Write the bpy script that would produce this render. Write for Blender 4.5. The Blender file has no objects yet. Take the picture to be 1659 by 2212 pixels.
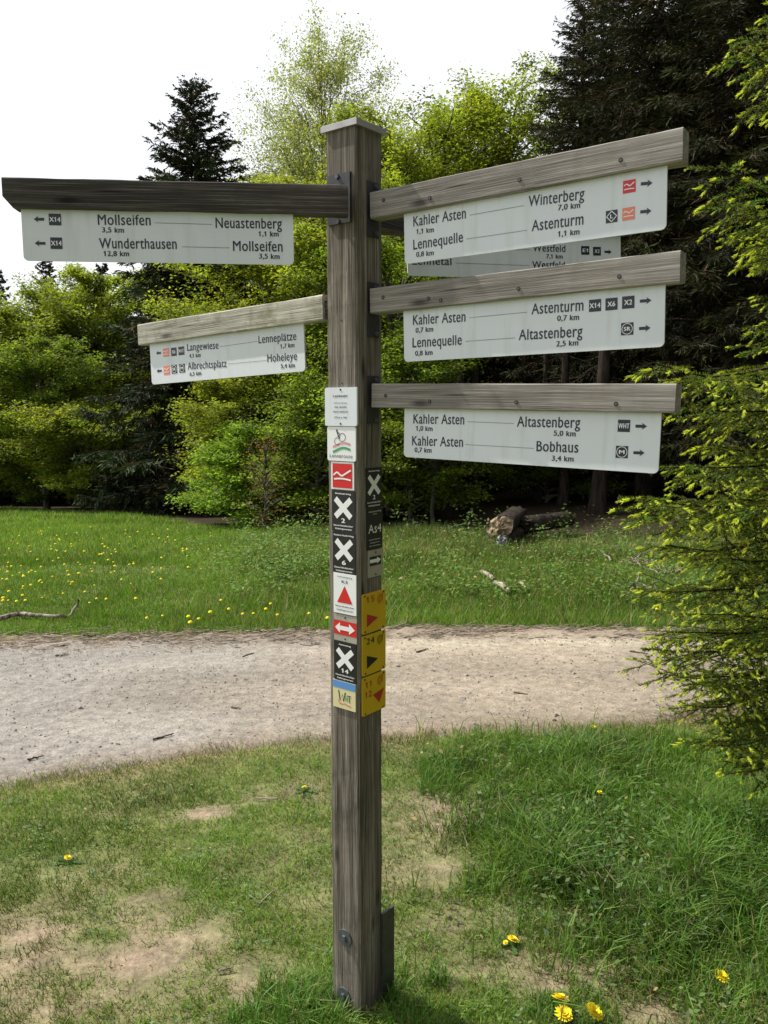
import bpy, math, random
import numpy as np
from mathutils import Matrix, Vector

# ------------------------------------------------------------------ camera, world, sun
SC = bpy.context.scene
COL = SC.collection
W_, H_, F_ = 1659.0, 2212.0, 1789.0      # photograph measured at this size
PITCH = math.radians(7.3)
CAMZ = 1.755
cam = bpy.data.cameras.new('camera')
cam.sensor_fit = 'VERTICAL'; cam.sensor_height = 24.0; cam.lens = 24.0 * F_ / H_
cam.clip_start = 0.05; cam.clip_end = 2000
camo = bpy.data.objects.new('camera', cam); COL.objects.link(camo)
camo.location = (0, 0, CAMZ); camo.rotation_euler = (math.radians(90) - PITCH, 0, 0)
SC.camera = camo

SUN_EL = math.radians(52)
SUN_H = np.array([-0.90, 0.436]); SUN_H /= np.linalg.norm(SUN_H)
sund = Vector((SUN_H[0] * math.cos(SUN_EL), SUN_H[1] * math.cos(SUN_EL), math.sin(SUN_EL)))
sl = bpy.data.lights.new('sun', 'SUN'); sl.energy = 5.0; sl.angle = math.radians(0.6); sl.color = (1.0, 0.95, 0.86)
so = bpy.data.objects.new('sun', sl); COL.objects.link(so)
so.rotation_euler = sund.to_track_quat('Z', 'Y').to_euler(); so.location = (-20, 10, 30)

wd = bpy.data.worlds.new('World'); SC.world = wd; wd.use_nodes = True
nt = wd.node_tree; nt.nodes.clear()
sky = nt.nodes.new('ShaderNodeTexSky'); sky.sky_type = 'NISHITA'; sky.sun_disc = False
sky.sun_elevation = SUN_EL; sky.sun_rotation = math.atan2(SUN_H[0], SUN_H[1])
mixn = nt.nodes.new('ShaderNodeMix'); mixn.data_type = 'RGBA'; mixn.inputs[0].default_value = 0.86
bg = nt.nodes.new('ShaderNodeBackground'); bg.inputs[1].default_value = 0.08
wo = nt.nodes.new('ShaderNodeOutputWorld')
nt.links.new(sky.outputs[0], mixn.inputs[6])
# thin bright cloud veil: forward scattering makes it brighter towards the sun and dimmer opposite it
wtc = nt.nodes.new('ShaderNodeTexCoord'); wdot = nt.nodes.new('ShaderNodeVectorMath'); wdot.operation = 'DOT_PRODUCT'
wdot.inputs[1].default_value = sund; nt.links.new(wtc.outputs['Generated'], wdot.inputs[0])
wmr = nt.nodes.new('ShaderNodeMapRange'); wmr.interpolation_type = 'SMOOTHSTEP'
wmr.inputs[1].default_value = -0.75; wmr.inputs[2].default_value = 0.55; wmr.inputs[3].default_value = 3.0; wmr.inputs[4].default_value = 12.0
nt.links.new(wdot.outputs['Value'], wmr.inputs[0])
wcol = nt.nodes.new('ShaderNodeVectorMath'); wcol.operation = 'SCALE'; wcol.inputs[0].default_value = (0.985, 0.995, 1.02)
nt.links.new(wmr.outputs[0], wcol.inputs['Scale']); nt.links.new(wcol.outputs[0], mixn.inputs[7])
nt.links.new(mixn.outputs[2], bg.inputs[0]); nt.links.new(bg.outputs[0], wo.inputs[0])

SC.view_settings.view_transform = 'Standard'; SC.view_settings.look = 'None'
SC.view_settings.exposure = 0.36; SC.view_settings.gamma = 1.0
SC.view_settings.use_curve_mapping = False
SC.render.engine = 'CYCLES'
SC.cycles.max_bounces = 6; SC.cycles.transparent_max_bounces = 4
SC.cycles.diffuse_bounces = 3; SC.cycles.use_denoising = True

rng = np.random.default_rng(7)
random.seed(7)

# ------------------------------------------------------------------ measuring helpers
CT, ST = math.cos(PITCH), math.sin(PITCH)
def ray(u, v):
    a = (u - W_ / 2) / F_; b = -(v - H_ / 2) / F_
    return np.array([a, CT + b * ST, -ST + b * CT])
def P(u, v, y):
    d = ray(u, v); t = y / d[1]
    return np.array([d[0] * t, y, CAMZ + d[2] * t])
def sstep(a, b, x):
    t = np.clip((np.asarray(x, float) - a) / (b - a), 0, 1); return t * t * (3 - 2 * t)

_perm = np.random.default_rng(3).random((256, 256))
def vnoise(x, y):
    x = np.asarray(x, float); y = np.asarray(y, float)
    xi = np.floor(x).astype(int); yi = np.floor(y).astype(int)
    fx = x - xi; fy = y - yi; fx = fx * fx * (3 - 2 * fx); fy = fy * fy * (3 - 2 * fy)
    g = lambda i, j: _perm[i % 256, j % 256]
    return (g(xi, yi) * (1 - fx) + g(xi + 1, yi) * fx) * (1 - fy) + (g(xi, yi + 1) * (1 - fx) + g(xi + 1, yi + 1) * fx) * fy
def fbm(x, y, o=4):
    s = 0; a = 1; t = 0
    for i in range(o):
        s = s + a * vnoise(x * 2 ** i + 17 * i, y * 2 ** i + 31 * i); t += a; a *= 0.55
    return s / t

def gz0(x, y):
    x = np.asarray(x, float); y = np.asarray(y, float)
    L = sstep(4.5, -3.5, x)
    d = np.clip(y - 9, 0, 27)
    d = d * d / (d + 1.5)
    return -0.1 * L * d
def gz(x, y):
    x = np.asarray(x, float); y = np.asarray(y, float)
    z = gz0(x, y) + 0.035 * (fbm(x * 1.1, y * 1.1, 3) - 0.5) + 0.012 * (fbm(x * 6, y * 6, 2) - 0.5)
    # low bank on the far side of the track, right half
    b = sstep(6.5, 7.6, y) * sstep(11.5, 9.0, y) * sstep(-1.5, 1.5, x)
    return z + 0.10 * b * fbm(x * 0.9 + 5, y * 0.9, 3)
def G(u, v):
    d = ray(u, v); lo, hi = 0.5, 120.0
    for _ in range(40):
        m = (lo + hi) / 2; t = m / d[1]
        if CAMZ + d[2] * t > float(gz(d[0] * t, m)): lo = m
        else: hi = m
    t = lo / d[1]
    return np.array([d[0] * t, lo, float(gz(d[0] * t, lo))])

# road edges in world metres, read from the photograph
far_px = [(0, 1382), (300, 1376), (560, 1370), (720, 1365), (900, 1360), (1200, 1362), (1480, 1368), (1659, 1370)]
near_px = [(0, 1700), (200, 1662), (400, 1626), (600, 1602), (720, 1598), (900, 1588), (1200, 1578), (1470, 1552), (1659, 1530)]
def edge(px):
    p = np.array([G(*q)[:2] for q in px]); return p
E_far, E_near = edge(far_px), edge(near_px)
def ext(E):
    a = E[0] + (E[0] - E[1]) / np.linalg.norm(E[0] - E[1]) * 30
    b = E[-1] + (E[-1] - E[-2]) / np.linalg.norm(E[-1] - E[-2]) * 30
    a[1] = E[0][1] + (a[1] - E[0][1]) * 0.35; b[1] = E[-1][1] + (b[1] - E[-1][1]) * 0.35
    return np.vstack([a, E, b])
E_far, E_near = ext(E_far), ext(E_near)
def far_y(x): return np.interp(x, E_far[:, 0], E_far[:, 1])
def near_y(x): return np.interp(x, E_near[:, 0], E_near[:, 1])

# ------------------------------------------------------------------ object helpers
def mesh(name, V, Fs, mats, cols=None, smooth=False, mi=None):
    """V (n,3); Fs list of index arrays (m,k); mats list; mi list of material index per array"""
    me = bpy.data.meshes.new(name)
    V = np.asarray(V, np.float32)
    Fs = [np.asarray(f, np.int32) for f in Fs if len(f)]
    nl = sum(f.size for f in Fs); nf = sum(len(f) for f in Fs)
    me.vertices.add(len(V)); me.vertices.foreach_set('co', V.ravel())
    me.loops.add(nl); me.loops.foreach_set('vertex_index', np.concatenate([f.ravel() for f in Fs]))
    me.polygons.add(nf)
    tot = np.concatenate([np.full(len(f), f.shape[1], np.int32) for f in Fs])
    st = np.concatenate([[0], np.cumsum(tot)[:-1]]).astype(np.int32)
    me.polygons.foreach_set('loop_start', st); me.polygons.foreach_set('loop_total', tot)
    if mi is not None:
        me.polygons.foreach_set('material_index', np.concatenate([np.full(len(f), k, np.int32) for f, k in zip(Fs, mi)]))
    for m in mats: me.materials.append(m)
    me.update(calc_edges=True)
    me.polygons.foreach_set('use_smooth', np.full(nf, bool(smooth)))
    if cols is not None:
        c = np.ones((len(V), 4), np.float32); c[:, :3] = cols
        at = me.color_attributes.new('Col', 'FLOAT_COLOR', 'POINT'); at.data.foreach_set('color', c.ravel())
    return me
def link(name, me, parent=None, mat=None):
    o = bpy.data.objects.new(name, me); COL.objects.link(o)
    if mat is not None: o.matrix_basis = mat
    if parent is not None: o.parent = parent
    return o
def tag(o, label=None, cat=None, group=None, kind=None):
    if label: o['label'] = label
    if cat: o['category'] = cat
    if group: o['group'] = group
    if kind: o['kind'] = kind
    return o
def empty(name, loc, label, cat, group=None):
    o = bpy.data.objects.new(name, None); COL.objects.link(o); o.location = Vector(loc); o.empty_display_size = 0.1
    return tag(o, label, cat, group)

def tubes(Pts, Rad, sides=5, cap=False):
    """Pts (N,K,3), Rad (N,K) -> V, quads"""
    N, K, _ = Pts.shape
    T = np.gradient(Pts, axis=1); T /= np.linalg.norm(T, axis=2, keepdims=True) + 1e-9
    ref = np.where(np.abs(T[..., 2:3]) > 0.9, np.array([1.0, 0, 0]), np.array([0, 0, 1.0]))
    A = np.cross(T, ref); A /= np.linalg.norm(A, axis=2, keepdims=True) + 1e-9
    B = np.cross(T, A)
    an = np.linspace(0, 2 * np.pi, sides, endpoint=False)
    R = A[:, :, None, :] * np.cos(an)[None, None, :, None] + B[:, :, None, :] * np.sin(an)[None, None, :, None]
    V = Pts[:, :, None, :] + R * Rad[:, :, None, None]
    idx = np.arange(N * K * sides).reshape(N, K, sides)
    a = idx[:, :-1, :]; b = np.roll(a, -1, axis=2); d = idx[:, 1:, :]; c = np.roll(d, -1, axis=2)
    Q = np.stack([a, b, c, d], -1).reshape(-1, 4)
    return V.reshape(-1, 3), Q
class Acc:
    def __init__(s): s.V = []; s.F = []; s.M = []; s.C = []; s.n = 0
    def add(s, V, F, m=0, c=None):
        V = np.asarray(V, float); F = np.asarray(F)
        s.V.append(V); s.F.append(F + s.n); s.M.append(m); s.n += len(V)
        if c is not None: s.C.append(np.broadcast_to(np.asarray(c, float), (len(V), 3)))
    def mesh(s, name, mats, smooth=False):
        return mesh(name, np.vstack(s.V), s.F, mats, np.vstack(s.C) if s.C else None, smooth, s.M)

# ------------------------------------------------------------------ materials
def newmat(name):
    m = bpy.data.materials.new(name); m.use_nodes = True
    n = m.node_tree.nodes; b = n['Principled BSDF']
    return m, n, m.node_tree.links, b
def plain(name, col, rough=0.5, metal=0.0, var=0.0, spec=0.5, scale=30):
    m, n, l, b = newmat(name)
    b.inputs['Roughness'].default_value = rough; b.inputs['Metallic'].default_value = metal
    b.inputs['Specular IOR Level'].default_value = spec
    if var > 0:
        tc = n.new('ShaderNodeTexCoord'); no = n.new('ShaderNodeTexNoise'); no.inputs['Scale'].default_value = scale
        no.inputs['Detail'].default_value = 6
        l.new(tc.outputs['Object'], no.inputs['Vector'])
        r = n.new('ShaderNodeValToRGB'); l.new(no.outputs['Fac'], r.inputs[0])
        r.color_ramp.elements[0].position = 0.3; r.color_ramp.elements[1].position = 0.7
        r.color_ramp.elements[0].color = tuple(c * (1 - var) for c in col) + (1,)
        r.color_ramp.elements[1].color = tuple(min(1, c * (1 + var)) for c in col) + (1,)
        l.new(r.outputs[0], b.inputs['Base Color'])
    else: b.inputs['Base Color'].default_value = tuple(col) + (1,)
    return m
def wood(name, dark, mid, light, axis, contrast=1.0, blotch=None, blotch_amt=0.35):
    m, n, l, b = newmat(name)
    b.inputs['Roughness'].default_value = 0.85; b.inputs['Specular IOR Level'].default_value = 0.2
    tc = n.new('ShaderNodeTexCoord')
    def mp(sc):
        k = n.new('ShaderNodeMapping'); s = [sc[1]] * 3; s[axis] = sc[0]
        k.inputs['Scale'].default_value = s; l.new(tc.outputs['Object'], k.inputs['Vector']); return k
    n1 = n.new('ShaderNodeTexNoise'); n1.inputs['Scale'].default_value = 1; n1.inputs['Detail'].default_value = 7; n1.inputs['Roughness'].default_value = 0.65
    n1.inputs['Distortion'].default_value = 0.1
    l.new(mp((4.5, 420)).outputs[0], n1.inputs['Vector'])
    n2 = n.new('ShaderNodeTexNoise'); n2.inputs['Scale'].default_value = 1; n2.inputs['Detail'].default_value = 3
    l.new(mp((1.6, 60)).outputs[0], n2.inputs['Vector'])
    n3 = n.new('ShaderNodeTexNoise'); n3.inputs['Scale'].default_value = 9; n3.inputs['Detail'].default_value = 8; n3.inputs['Roughness'].default_value = 0.7
    l.new(tc.outputs['Object'], n3.inputs['Vector'])
    mx = n.new('ShaderNodeMath'); mx.operation = 'MULTIPLY_ADD'; mx.inputs[1].default_value = 0.68
    m2 = n.new('ShaderNodeMath'); m2.operation = 'MULTIPLY'; m2.inputs[1].default_value = 0.32
    l.new(n2.outputs['Fac'], m2.inputs[0]); l.new(n1.outputs['Fac'], mx.inputs[0]); l.new(m2.outputs[0], mx.inputs[2])
    r = n.new('ShaderNodeValToRGB'); e = r.color_ramp.elements
    e[0].position = 0.5 - 0.14 / contrast; e[0].color = tuple(dark) + (1,)
    e[1].position = 0.5 + 0.13 / contrast; e[1].color = tuple(light) + (1,)
    k = r.color_ramp.elements.new(0.5); k.color = tuple(mid) + (1,)
    l.new(mx.outputs[0], r.inputs[0])
    out = r.outputs[0]
    if blotch:
        rr = n.new('ShaderNodeValToRGB'); rr.color_ramp.elements[0].position = 0.5; rr.color_ramp.elements[1].position = 0.66
        l.new(n3.outputs['Fac'], rr.inputs[0])
        mm = n.new('ShaderNodeMath'); mm.operation = 'MULTIPLY'; mm.inputs[1].default_value = blotch_amt; l.new(rr.outputs[0], mm.inputs[0])
        mixc = n.new('ShaderNodeMix'); mixc.data_type = 'RGBA'; l.new(mm.outputs[0], mixc.inputs[0])
        l.new(out, mixc.inputs[6]); mixc.inputs[7].default_value = tuple(blotch) + (1,)
        out = mixc.outputs[2]
    n4 = n.new('ShaderNodeTexNoise'); n4.inputs['Scale'].default_value = 1; n4.inputs['Detail'].default_value = 2
    l.new(mp((2.6, 170)).outputs[0], n4.inputs['Vector'])
    cr = n.new('ShaderNodeMapRange'); cr.inputs[1].default_value = 0.66; cr.inputs[2].default_value = 0.72; cr.inputs[3].default_value = 1.0; cr.inputs[4].default_value = 0.22
    l.new(n4.outputs['Fac'], cr.inputs[0])
    vo = n.new('ShaderNodeTexVoronoi'); vo.inputs['Scale'].default_value = 1; vo.inputs['Randomness'].default_value = 1
    l.new(mp((3.2, 11)).outputs[0], vo.inputs['Vector'])
    kr = n.new('ShaderNodeMapRange'); kr.inputs[1].default_value = 0.04; kr.inputs[2].default_value = 0.13; kr.inputs[3].default_value = 0.3; kr.inputs[4].default_value = 1.0
    l.new(vo.outputs['Distance'], kr.inputs[0])
    n5 = n.new('ShaderNodeTexNoise'); n5.inputs['Scale'].default_value = 2.3; n5.inputs['Detail'].default_value = 4; l.new(tc.outputs['Object'], n5.inputs['Vector'])
    sr = n.new('ShaderNodeMapRange'); sr.inputs[1].default_value = 0.35; sr.inputs[2].default_value = 0.65; sr.inputs[3].default_value = 0.72; sr.inputs[4].default_value = 1.22
    l.new(n5.outputs['Fac'], sr.inputs[0])
    k1 = n.new('ShaderNodeMath'); k1.operation = 'MULTIPLY'; l.new(cr.outputs[0], k1.inputs[0]); l.new(kr.outputs[0], k1.inputs[1])
    k2 = n.new('ShaderNodeMath'); k2.operation = 'MULTIPLY'; l.new(k1.outputs[0], k2.inputs[0]); l.new(sr.outputs[0], k2.inputs[1])
    sc_ = n.new('ShaderNodeVectorMath'); sc_.operation = 'SCALE'; l.new(out, sc_.inputs[0]); l.new(k2.outputs[0], sc_.inputs['Scale']); out = sc_.outputs[0]
    l.new(out, b.inputs['Base Color'])
    bp = n.new('ShaderNodeBump'); bp.inputs['Strength'].default_value = 0.9; bp.inputs['Distance'].default_value = 0.0015
    l.new(mx.outputs[0], bp.inputs['Height']); l.new(bp.outputs[0], b.inputs['Normal'])
    return m
def leafmat(name, trans=0.45, rough=0.6, spec=0.2, gain=1.25):
    m = bpy.data.materials.new(name); m.use_nodes = True
    n = m.node_tree.nodes; l = m.node_tree.links
    b = n['Principled BSDF']; out = n['Material Output']
    at = n.new('ShaderNodeAttribute'); at.attribute_name = 'Col'
    l.new(at.outputs['Color'], b.inputs['Base Color'])
    b.inputs['Roughness'].default_value = rough; b.inputs['Specular IOR Level'].default_value = spec
    if trans > 0:
        tr = n.new('ShaderNodeBsdfTranslucent'); g = n.new('ShaderNodeVectorMath'); g.operation = 'MULTIPLY'
        g.inputs[1].default_value = (gain, gain * 1.05, gain * 0.6); l.new(at.outputs['Color'], g.inputs[0]); l.new(g.outputs[0], tr.inputs['Color'])
        mx = n.new('ShaderNodeMixShader'); mx.inputs[0].default_value = trans
        l.new(b.outputs[0], mx.inputs[1]); l.new(tr.outputs[0], mx.inputs[2]); l.new(mx.outputs[0], out.inputs['Surface'])
    return m
def barkmat(name, c1, c2, zs=2.0):
    m, n, l, b = newmat(name)
    tc = n.new('ShaderNodeTexCoord'); mp = n.new('ShaderNodeMapping'); mp.inputs['Scale'].default_value = (9, 9, zs)
    no = n.new('ShaderNodeTexNoise'); no.inputs['Scale'].default_value = 2; no.inputs['Detail'].default_value = 7
    l.new(tc.outputs['Object'], mp.inputs[0]); l.new(mp.outputs[0], no.inputs['Vector'])
    r = n.new('ShaderNodeValToRGB'); r.color_ramp.elements[0].position = 0.38; r.color_ramp.elements[1].position = 0.62
    r.color_ramp.elements[0].color = tuple(c1) + (1,); r.color_ramp.elements[1].color = tuple(c2) + (1,)
    l.new(no.outputs['Fac'], r.inputs[0]); l.new(r.outputs[0], b.inputs['Base Color'])
    bp = n.new('ShaderNodeBump'); bp.inputs['Strength'].default_value = 0.7; bp.inputs['Distance'].default_value = 0.02
    l.new(no.outputs['Fac'], bp.inputs['Height']); l.new(bp.outputs[0], b.inputs['Normal'])
    b.inputs['Roughness'].default_value = 0.9; b.inputs['Specular IOR Level'].default_value = 0.15
    return m
M = {}
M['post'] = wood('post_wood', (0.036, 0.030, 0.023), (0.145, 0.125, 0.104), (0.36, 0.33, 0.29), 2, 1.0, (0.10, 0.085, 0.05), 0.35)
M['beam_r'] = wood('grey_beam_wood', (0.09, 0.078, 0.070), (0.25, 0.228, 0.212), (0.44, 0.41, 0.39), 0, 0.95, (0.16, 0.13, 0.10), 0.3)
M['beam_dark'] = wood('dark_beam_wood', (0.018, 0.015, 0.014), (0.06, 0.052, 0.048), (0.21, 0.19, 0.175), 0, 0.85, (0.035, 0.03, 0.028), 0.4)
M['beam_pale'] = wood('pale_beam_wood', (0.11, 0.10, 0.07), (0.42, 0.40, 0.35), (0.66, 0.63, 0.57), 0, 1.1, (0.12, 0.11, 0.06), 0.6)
M['panel'] = plain('panel_white', (0.70, 0.735, 0.80), 0.6, 0, 0.03, 0.12, 5)
def panelmat():
    m = plain('panel_face', (0.70, 0.735, 0.80), 0.55, 0, 0.03, 0.2, 5); n = m.node_tree.nodes; l = m.node_tree.links; b = n['Principled BSDF']
    src = b.inputs['Base Color'].links[0].from_socket; tc = n.new('ShaderNodeTexCoord')
    mp = n.new('ShaderNodeMapping'); mp.inputs['Scale'].default_value = (38, 38, 4); l.new(tc.outputs['Object'], mp.inputs[0])
    a = n.new('ShaderNodeTexNoise'); a.inputs['Scale'].default_value = 1; a.inputs['Detail'].default_value = 5; l.new(mp.outputs[0], a.inputs['Vector'])
    r = n.new('ShaderNodeMapRange'); r.inputs[1].default_value = 0.55; r.inputs[2].default_value = 0.8; r.inputs[3].default_value = 0; r.inputs[4].default_value = 0.30; l.new(a.outputs['Fac'], r.inputs[0])
    sp = n.new('ShaderNodeTexNoise'); sp.inputs['Scale'].default_value = 60; sp.inputs['Detail'].default_value = 2; l.new(tc.outputs['Object'], sp.inputs['Vector'])
    r2 = n.new('ShaderNodeMapRange'); r2.inputs[1].default_value = 0.72; r2.inputs[2].default_value = 0.78; r2.inputs[3].default_value = 0; r2.inputs[4].default_value = 0.35; l.new(sp.outputs['Fac'], r2.inputs[0])
    mx = n.new('ShaderNodeMath'); mx.operation = 'MAXIMUM'; l.new(r.outputs[0], mx.inputs[0]); l.new(r2.outputs[0], mx.inputs[1])
    mc = n.new('ShaderNodeMix'); mc.data_type = 'RGBA'; l.new(mx.outputs[0], mc.inputs[0]); l.new(src, mc.inputs[6]); mc.inputs[7].default_value = (0.36, 0.37, 0.30, 1)
    l.new(mc.outputs[2], b.inputs['Base Color']); return m
M['panel'] = panelmat()
M['navy'] = plain('navy_print', (0.018, 0.022, 0.042), 0.4)
M['line'] = plain('thin_line_print', (0.16, 0.18, 0.20), 0.5)
M['black'] = plain('black_plate', (0.012, 0.012, 0.016), 0.35)
M['white'] = plain('white_print', (0.80, 0.81, 0.83), 0.4)
M['red'] = plain('red_print', (0.60, 0.018, 0.022), 0.35)
M['salmon'] = plain('salmon_print', (0.78, 0.22, 0.14), 0.4)
M['yellow'] = plain('yellow_plate', (0.62, 0.40, 0.012), 0.4, 0, 0.06, 0.5, 12)
M['green'] = plain('green_print', (0.06, 0.33, 0.14), 0.4)
M['rose'] = plain('rose_print', (0.62, 0.18, 0.22), 0.4)
M['blue'] = plain('blue_print', (0.10, 0.27, 0.62), 0.4)
M['cream'] = plain('cream_plate', (0.66, 0.60, 0.36), 0.4)
M['dred'] = plain('dark_red_print', (0.42, 0.02, 0.02), 0.4)
M['alu'] = plain('bare_metal_plate', (0.42, 0.39, 0.36), 0.45, 0.3, 0.08, 0.5, 20)
M['steel'] = plain('dark_steel', (0.06, 0.06, 0.065), 0.5, 0.5, 0.25, 0.5, 40)
M['zinc'] = plain('zinc_steel', (0.10, 0.11, 0.12), 0.5, 0.4, 0.25, 0.5, 60)
M['cap'] = plain('cap_metal', (0.42, 0.40, 0.40), 0.45, 0.5, 0.12, 0.5, 30)
M['screw'] = plain('rusty_screw', (0.05, 0.035, 0.03), 0.6, 0.4, 0.3, 0.5, 200)
M['leaf'] = leafmat('leaf_spring', 0.5, gain=1.5)
M['needle'] = leafmat('spruce_needles', 0.12, 0.7, 0.15)
M['needle_near'] = leafmat('near_spruce_needles', 0.42, 0.55, 0.3)
M['grass'] = leafmat('grass_blades', 0.35, 0.55, 0.3)
M['herb'] = leafmat('herb_leaves', 0.3, 0.65, 0.2)
M['bark'] = barkmat('grey_bark', (0.05, 0.045, 0.035), (0.13, 0.12, 0.10))
M['bark_sp'] = barkmat('spruce_bark', (0.014, 0.010, 0.008), (0.042, 0.032, 0.026))
M['bark_bi'] = barkmat('birch_bark', (0.04, 0.035, 0.03), (0.20, 0.18, 0.16))
M['deadwood'] = barkmat('bleached_wood', (0.15, 0.12, 0.09), (0.36, 0.31, 0.26), 9)
M['branch'] = barkmat('grey_branch_wood', (0.09, 0.065, 0.05), (0.34, 0.30, 0.26), 9)
M['deaddark'] = barkmat('dark_dead_wood', (0.05, 0.035, 0.025), (0.16, 0.115, 0.085), 9)
M['petal'] = plain('dandelion_yellow', (0.82, 0.66, 0.02), 0.6, 0, 0.12, 0.2, 300)
M['stem'] = plain('dandelion_stem', (0.14, 0.20, 0.05), 0.6)

# ------------------------------------------------------------------ ground sheet
def patches(x, y):
    """bare soil amount 0..1 on the near lawn, seen as trodden patches"""
    b = np.zeros_like(x)
    for (u, v, ru, rv, s) in [(110, 2090, 200, 130, 1.0), (250, 1990, 150, 70, .9), (60, 2180, 160, 60, 1.0), (330, 2080, 170, 90, .75), (250, 1890, 140, 45, .45), (450, 1757, 48, 9, 1.3),
                           (930, 1765, 95, 42, .9), (880, 1800, 60, 40, .5), (960, 1880, 80, 50, .35), (1050, 2000, 110, 50, .6), (1180, 2110, 200, 55, .75), (1400, 2200, 160, 40, .7),
                           (560, 2130, 130, 60, .6), (640, 1960, 90, 70, .3), (900, 2080, 60, 90, .3), (1100, 1730, 60, 20, .25), (1580, 2060, 80, 40, .5), (600, 1720, 120, 30, .15)]:
        c = G(u, v); e = G(u + ru, v); f = G(u, v - rv); g = G(u, v + rv) if v + rv < 2600 else c
        rx = abs(e[0] - c[0]) + .01; ry = (abs(f[1] - c[1]) + abs(g[1] - c[1])) / 2 + .01
        d = ((x - c[0]) / rx) ** 2 + ((y - c[1]) / ry) ** 2
        b = np.maximum(b, s * np.exp(-d * 0.9))
    return np.clip(b * 0.80 + (fbm(x * 5, y * 5, 4) - 0.52) * 1.3 + (fbm(x * 22, y * 22, 3) - 0.5) * 1.1 * np.clip(b * 2, 0.2, 1), 0, 1)
def on_road(x, y):
    return sstep(-0.05, 0.1, y - near_y(x)) * sstep(0.1, -0.05, y - far_y(x))
xs = np.unique(np.concatenate([np.linspace(-400, -30, 12), np.linspace(-30, -9, 30), np.linspace(-9, 9, 190), np.linspace(9, 30, 30), np.linspace(30, 400, 12)]))
ys = np.unique(np.concatenate([np.linspace(-60, 0.5, 10), np.linspace(0.5, 8.5, 150), np.linspace(8.5, 16, 60), np.linspace(16, 45, 50), np.linspace(45, 900, 18)]))
X, Y = np.meshgrid(xs, ys)
Z = gz(X, Y)
near_lawn = sstep(0.05, -0.05, Y - near_y(X))
rd = sstep(-0.12, 0.12, Y - near_y(X)) * sstep(0.12, -0.12, Y - far_y(X))
Z = Z - 0.035 * rd
bare = patches(X, Y) * near_lawn
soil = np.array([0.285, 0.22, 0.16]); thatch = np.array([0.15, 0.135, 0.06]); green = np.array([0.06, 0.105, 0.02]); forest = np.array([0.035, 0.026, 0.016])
n1 = fbm(X * 3, Y * 3, 4)[..., None]
C = (thatch * n1 * 1.1 + green * (1.2 - n1)) * (0.55 + 0.9 * fbm(X * 14, Y * 14, 3)[..., None])
C = C * (1 - bare[..., None]) + soil * bare[..., None]
edge_n = np.exp(-np.abs(Y - near_y(X) + 0.02) * 7)[..., None] * 0.9
edge_f = np.exp(-np.abs(Y - far_y(X)) * 6)[..., None] * 0.8
C = C * (1 - edge_n) + np.array([0.24, 0.18, 0.11]) * edge_n
C = C * (1 - edge_f) + np.array([0.17, 0.13, 0.085]) * edge_f
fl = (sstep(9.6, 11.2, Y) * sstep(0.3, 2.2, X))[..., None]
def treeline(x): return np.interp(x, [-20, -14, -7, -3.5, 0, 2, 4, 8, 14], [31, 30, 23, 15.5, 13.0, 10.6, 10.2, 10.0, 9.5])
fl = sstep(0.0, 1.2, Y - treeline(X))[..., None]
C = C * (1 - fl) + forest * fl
ny, nx = X.shape
idx = np.arange(nx * ny).reshape(ny, nx)
Q = np.stack([idx[:-1, :-1], idx[:-1, 1:], idx[1:, 1:], idx[1:, :-1]], -1).reshape(-1, 4)
def groundmat(name, base_attr=True, sc=40):
    m, n, l, b = newmat(name)
    at = n.new('ShaderNodeAttribute'); at.attribute_name = 'Col'
    tc = n.new('ShaderNodeTexCoord')
    no = n.new('ShaderNodeTexNoise'); no.inputs['Scale'].default_value = sc; no.inputs['Detail'].default_value = 8; no.inputs['Roughness'].default_value = 0.7
    l.new(tc.outputs['Object'], no.inputs['Vector'])
    r = n.new('ShaderNodeMapRange'); r.inputs[1].default_value = 0.3; r.inputs[2].default_value = 0.7; r.inputs[3].default_value = 0.58; r.inputs[4].default_value = 1.42
    l.new(no.outputs['Fac'], r.inputs[0])
    nb_ = n.new('ShaderNodeTexNoise'); nb_.inputs['Scale'].default_value = sc * 0.22; nb_.inputs['Detail'].default_value = 5; l.new(tc.outputs['Object'], nb_.inputs['Vector'])
    r2 = n.new('ShaderNodeMapRange'); r2.inputs[1].default_value = 0.3; r2.inputs[2].default_value = 0.7; r2.inputs[3].default_value = 0.75; r2.inputs[4].default_value = 1.22; l.new(nb_.outputs['Fac'], r2.inputs[0])
    rm = n.new('ShaderNodeMath'); rm.operation = 'MULTIPLY'; l.new(r.outputs[0], rm.inputs[0]); l.new(r2.outputs[0], rm.inputs[1]); r = rm
    mu = n.new('ShaderNodeVectorMath'); mu.operation = 'SCALE'
    l.new(at.outputs['Color'], mu.inputs[0]); l.new(r.outputs[0], mu.inputs['Scale']); l.new(mu.outputs[0], b.inputs['Base Color'])
    bp = n.new('ShaderNodeBump'); bp.inputs['Strength'].default_value = 0.8; bp.inputs['Distance'].default_value = 0.012
    l.new(no.outputs['Fac'], bp.inputs['Height']); l.new(bp.outputs[0], b.inputs['Normal'])
    b.inputs['Roughness'].default_value = 0.95; b.inputs['Specular IOR Level'].default_value = 0.1
    return m
M['ground'] = groundmat('ground_soil')
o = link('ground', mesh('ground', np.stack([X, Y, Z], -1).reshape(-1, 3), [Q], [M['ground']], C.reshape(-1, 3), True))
tag(o, 'trodden lawn, meadow and forest floor around the signpost', kind='structure')

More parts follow.
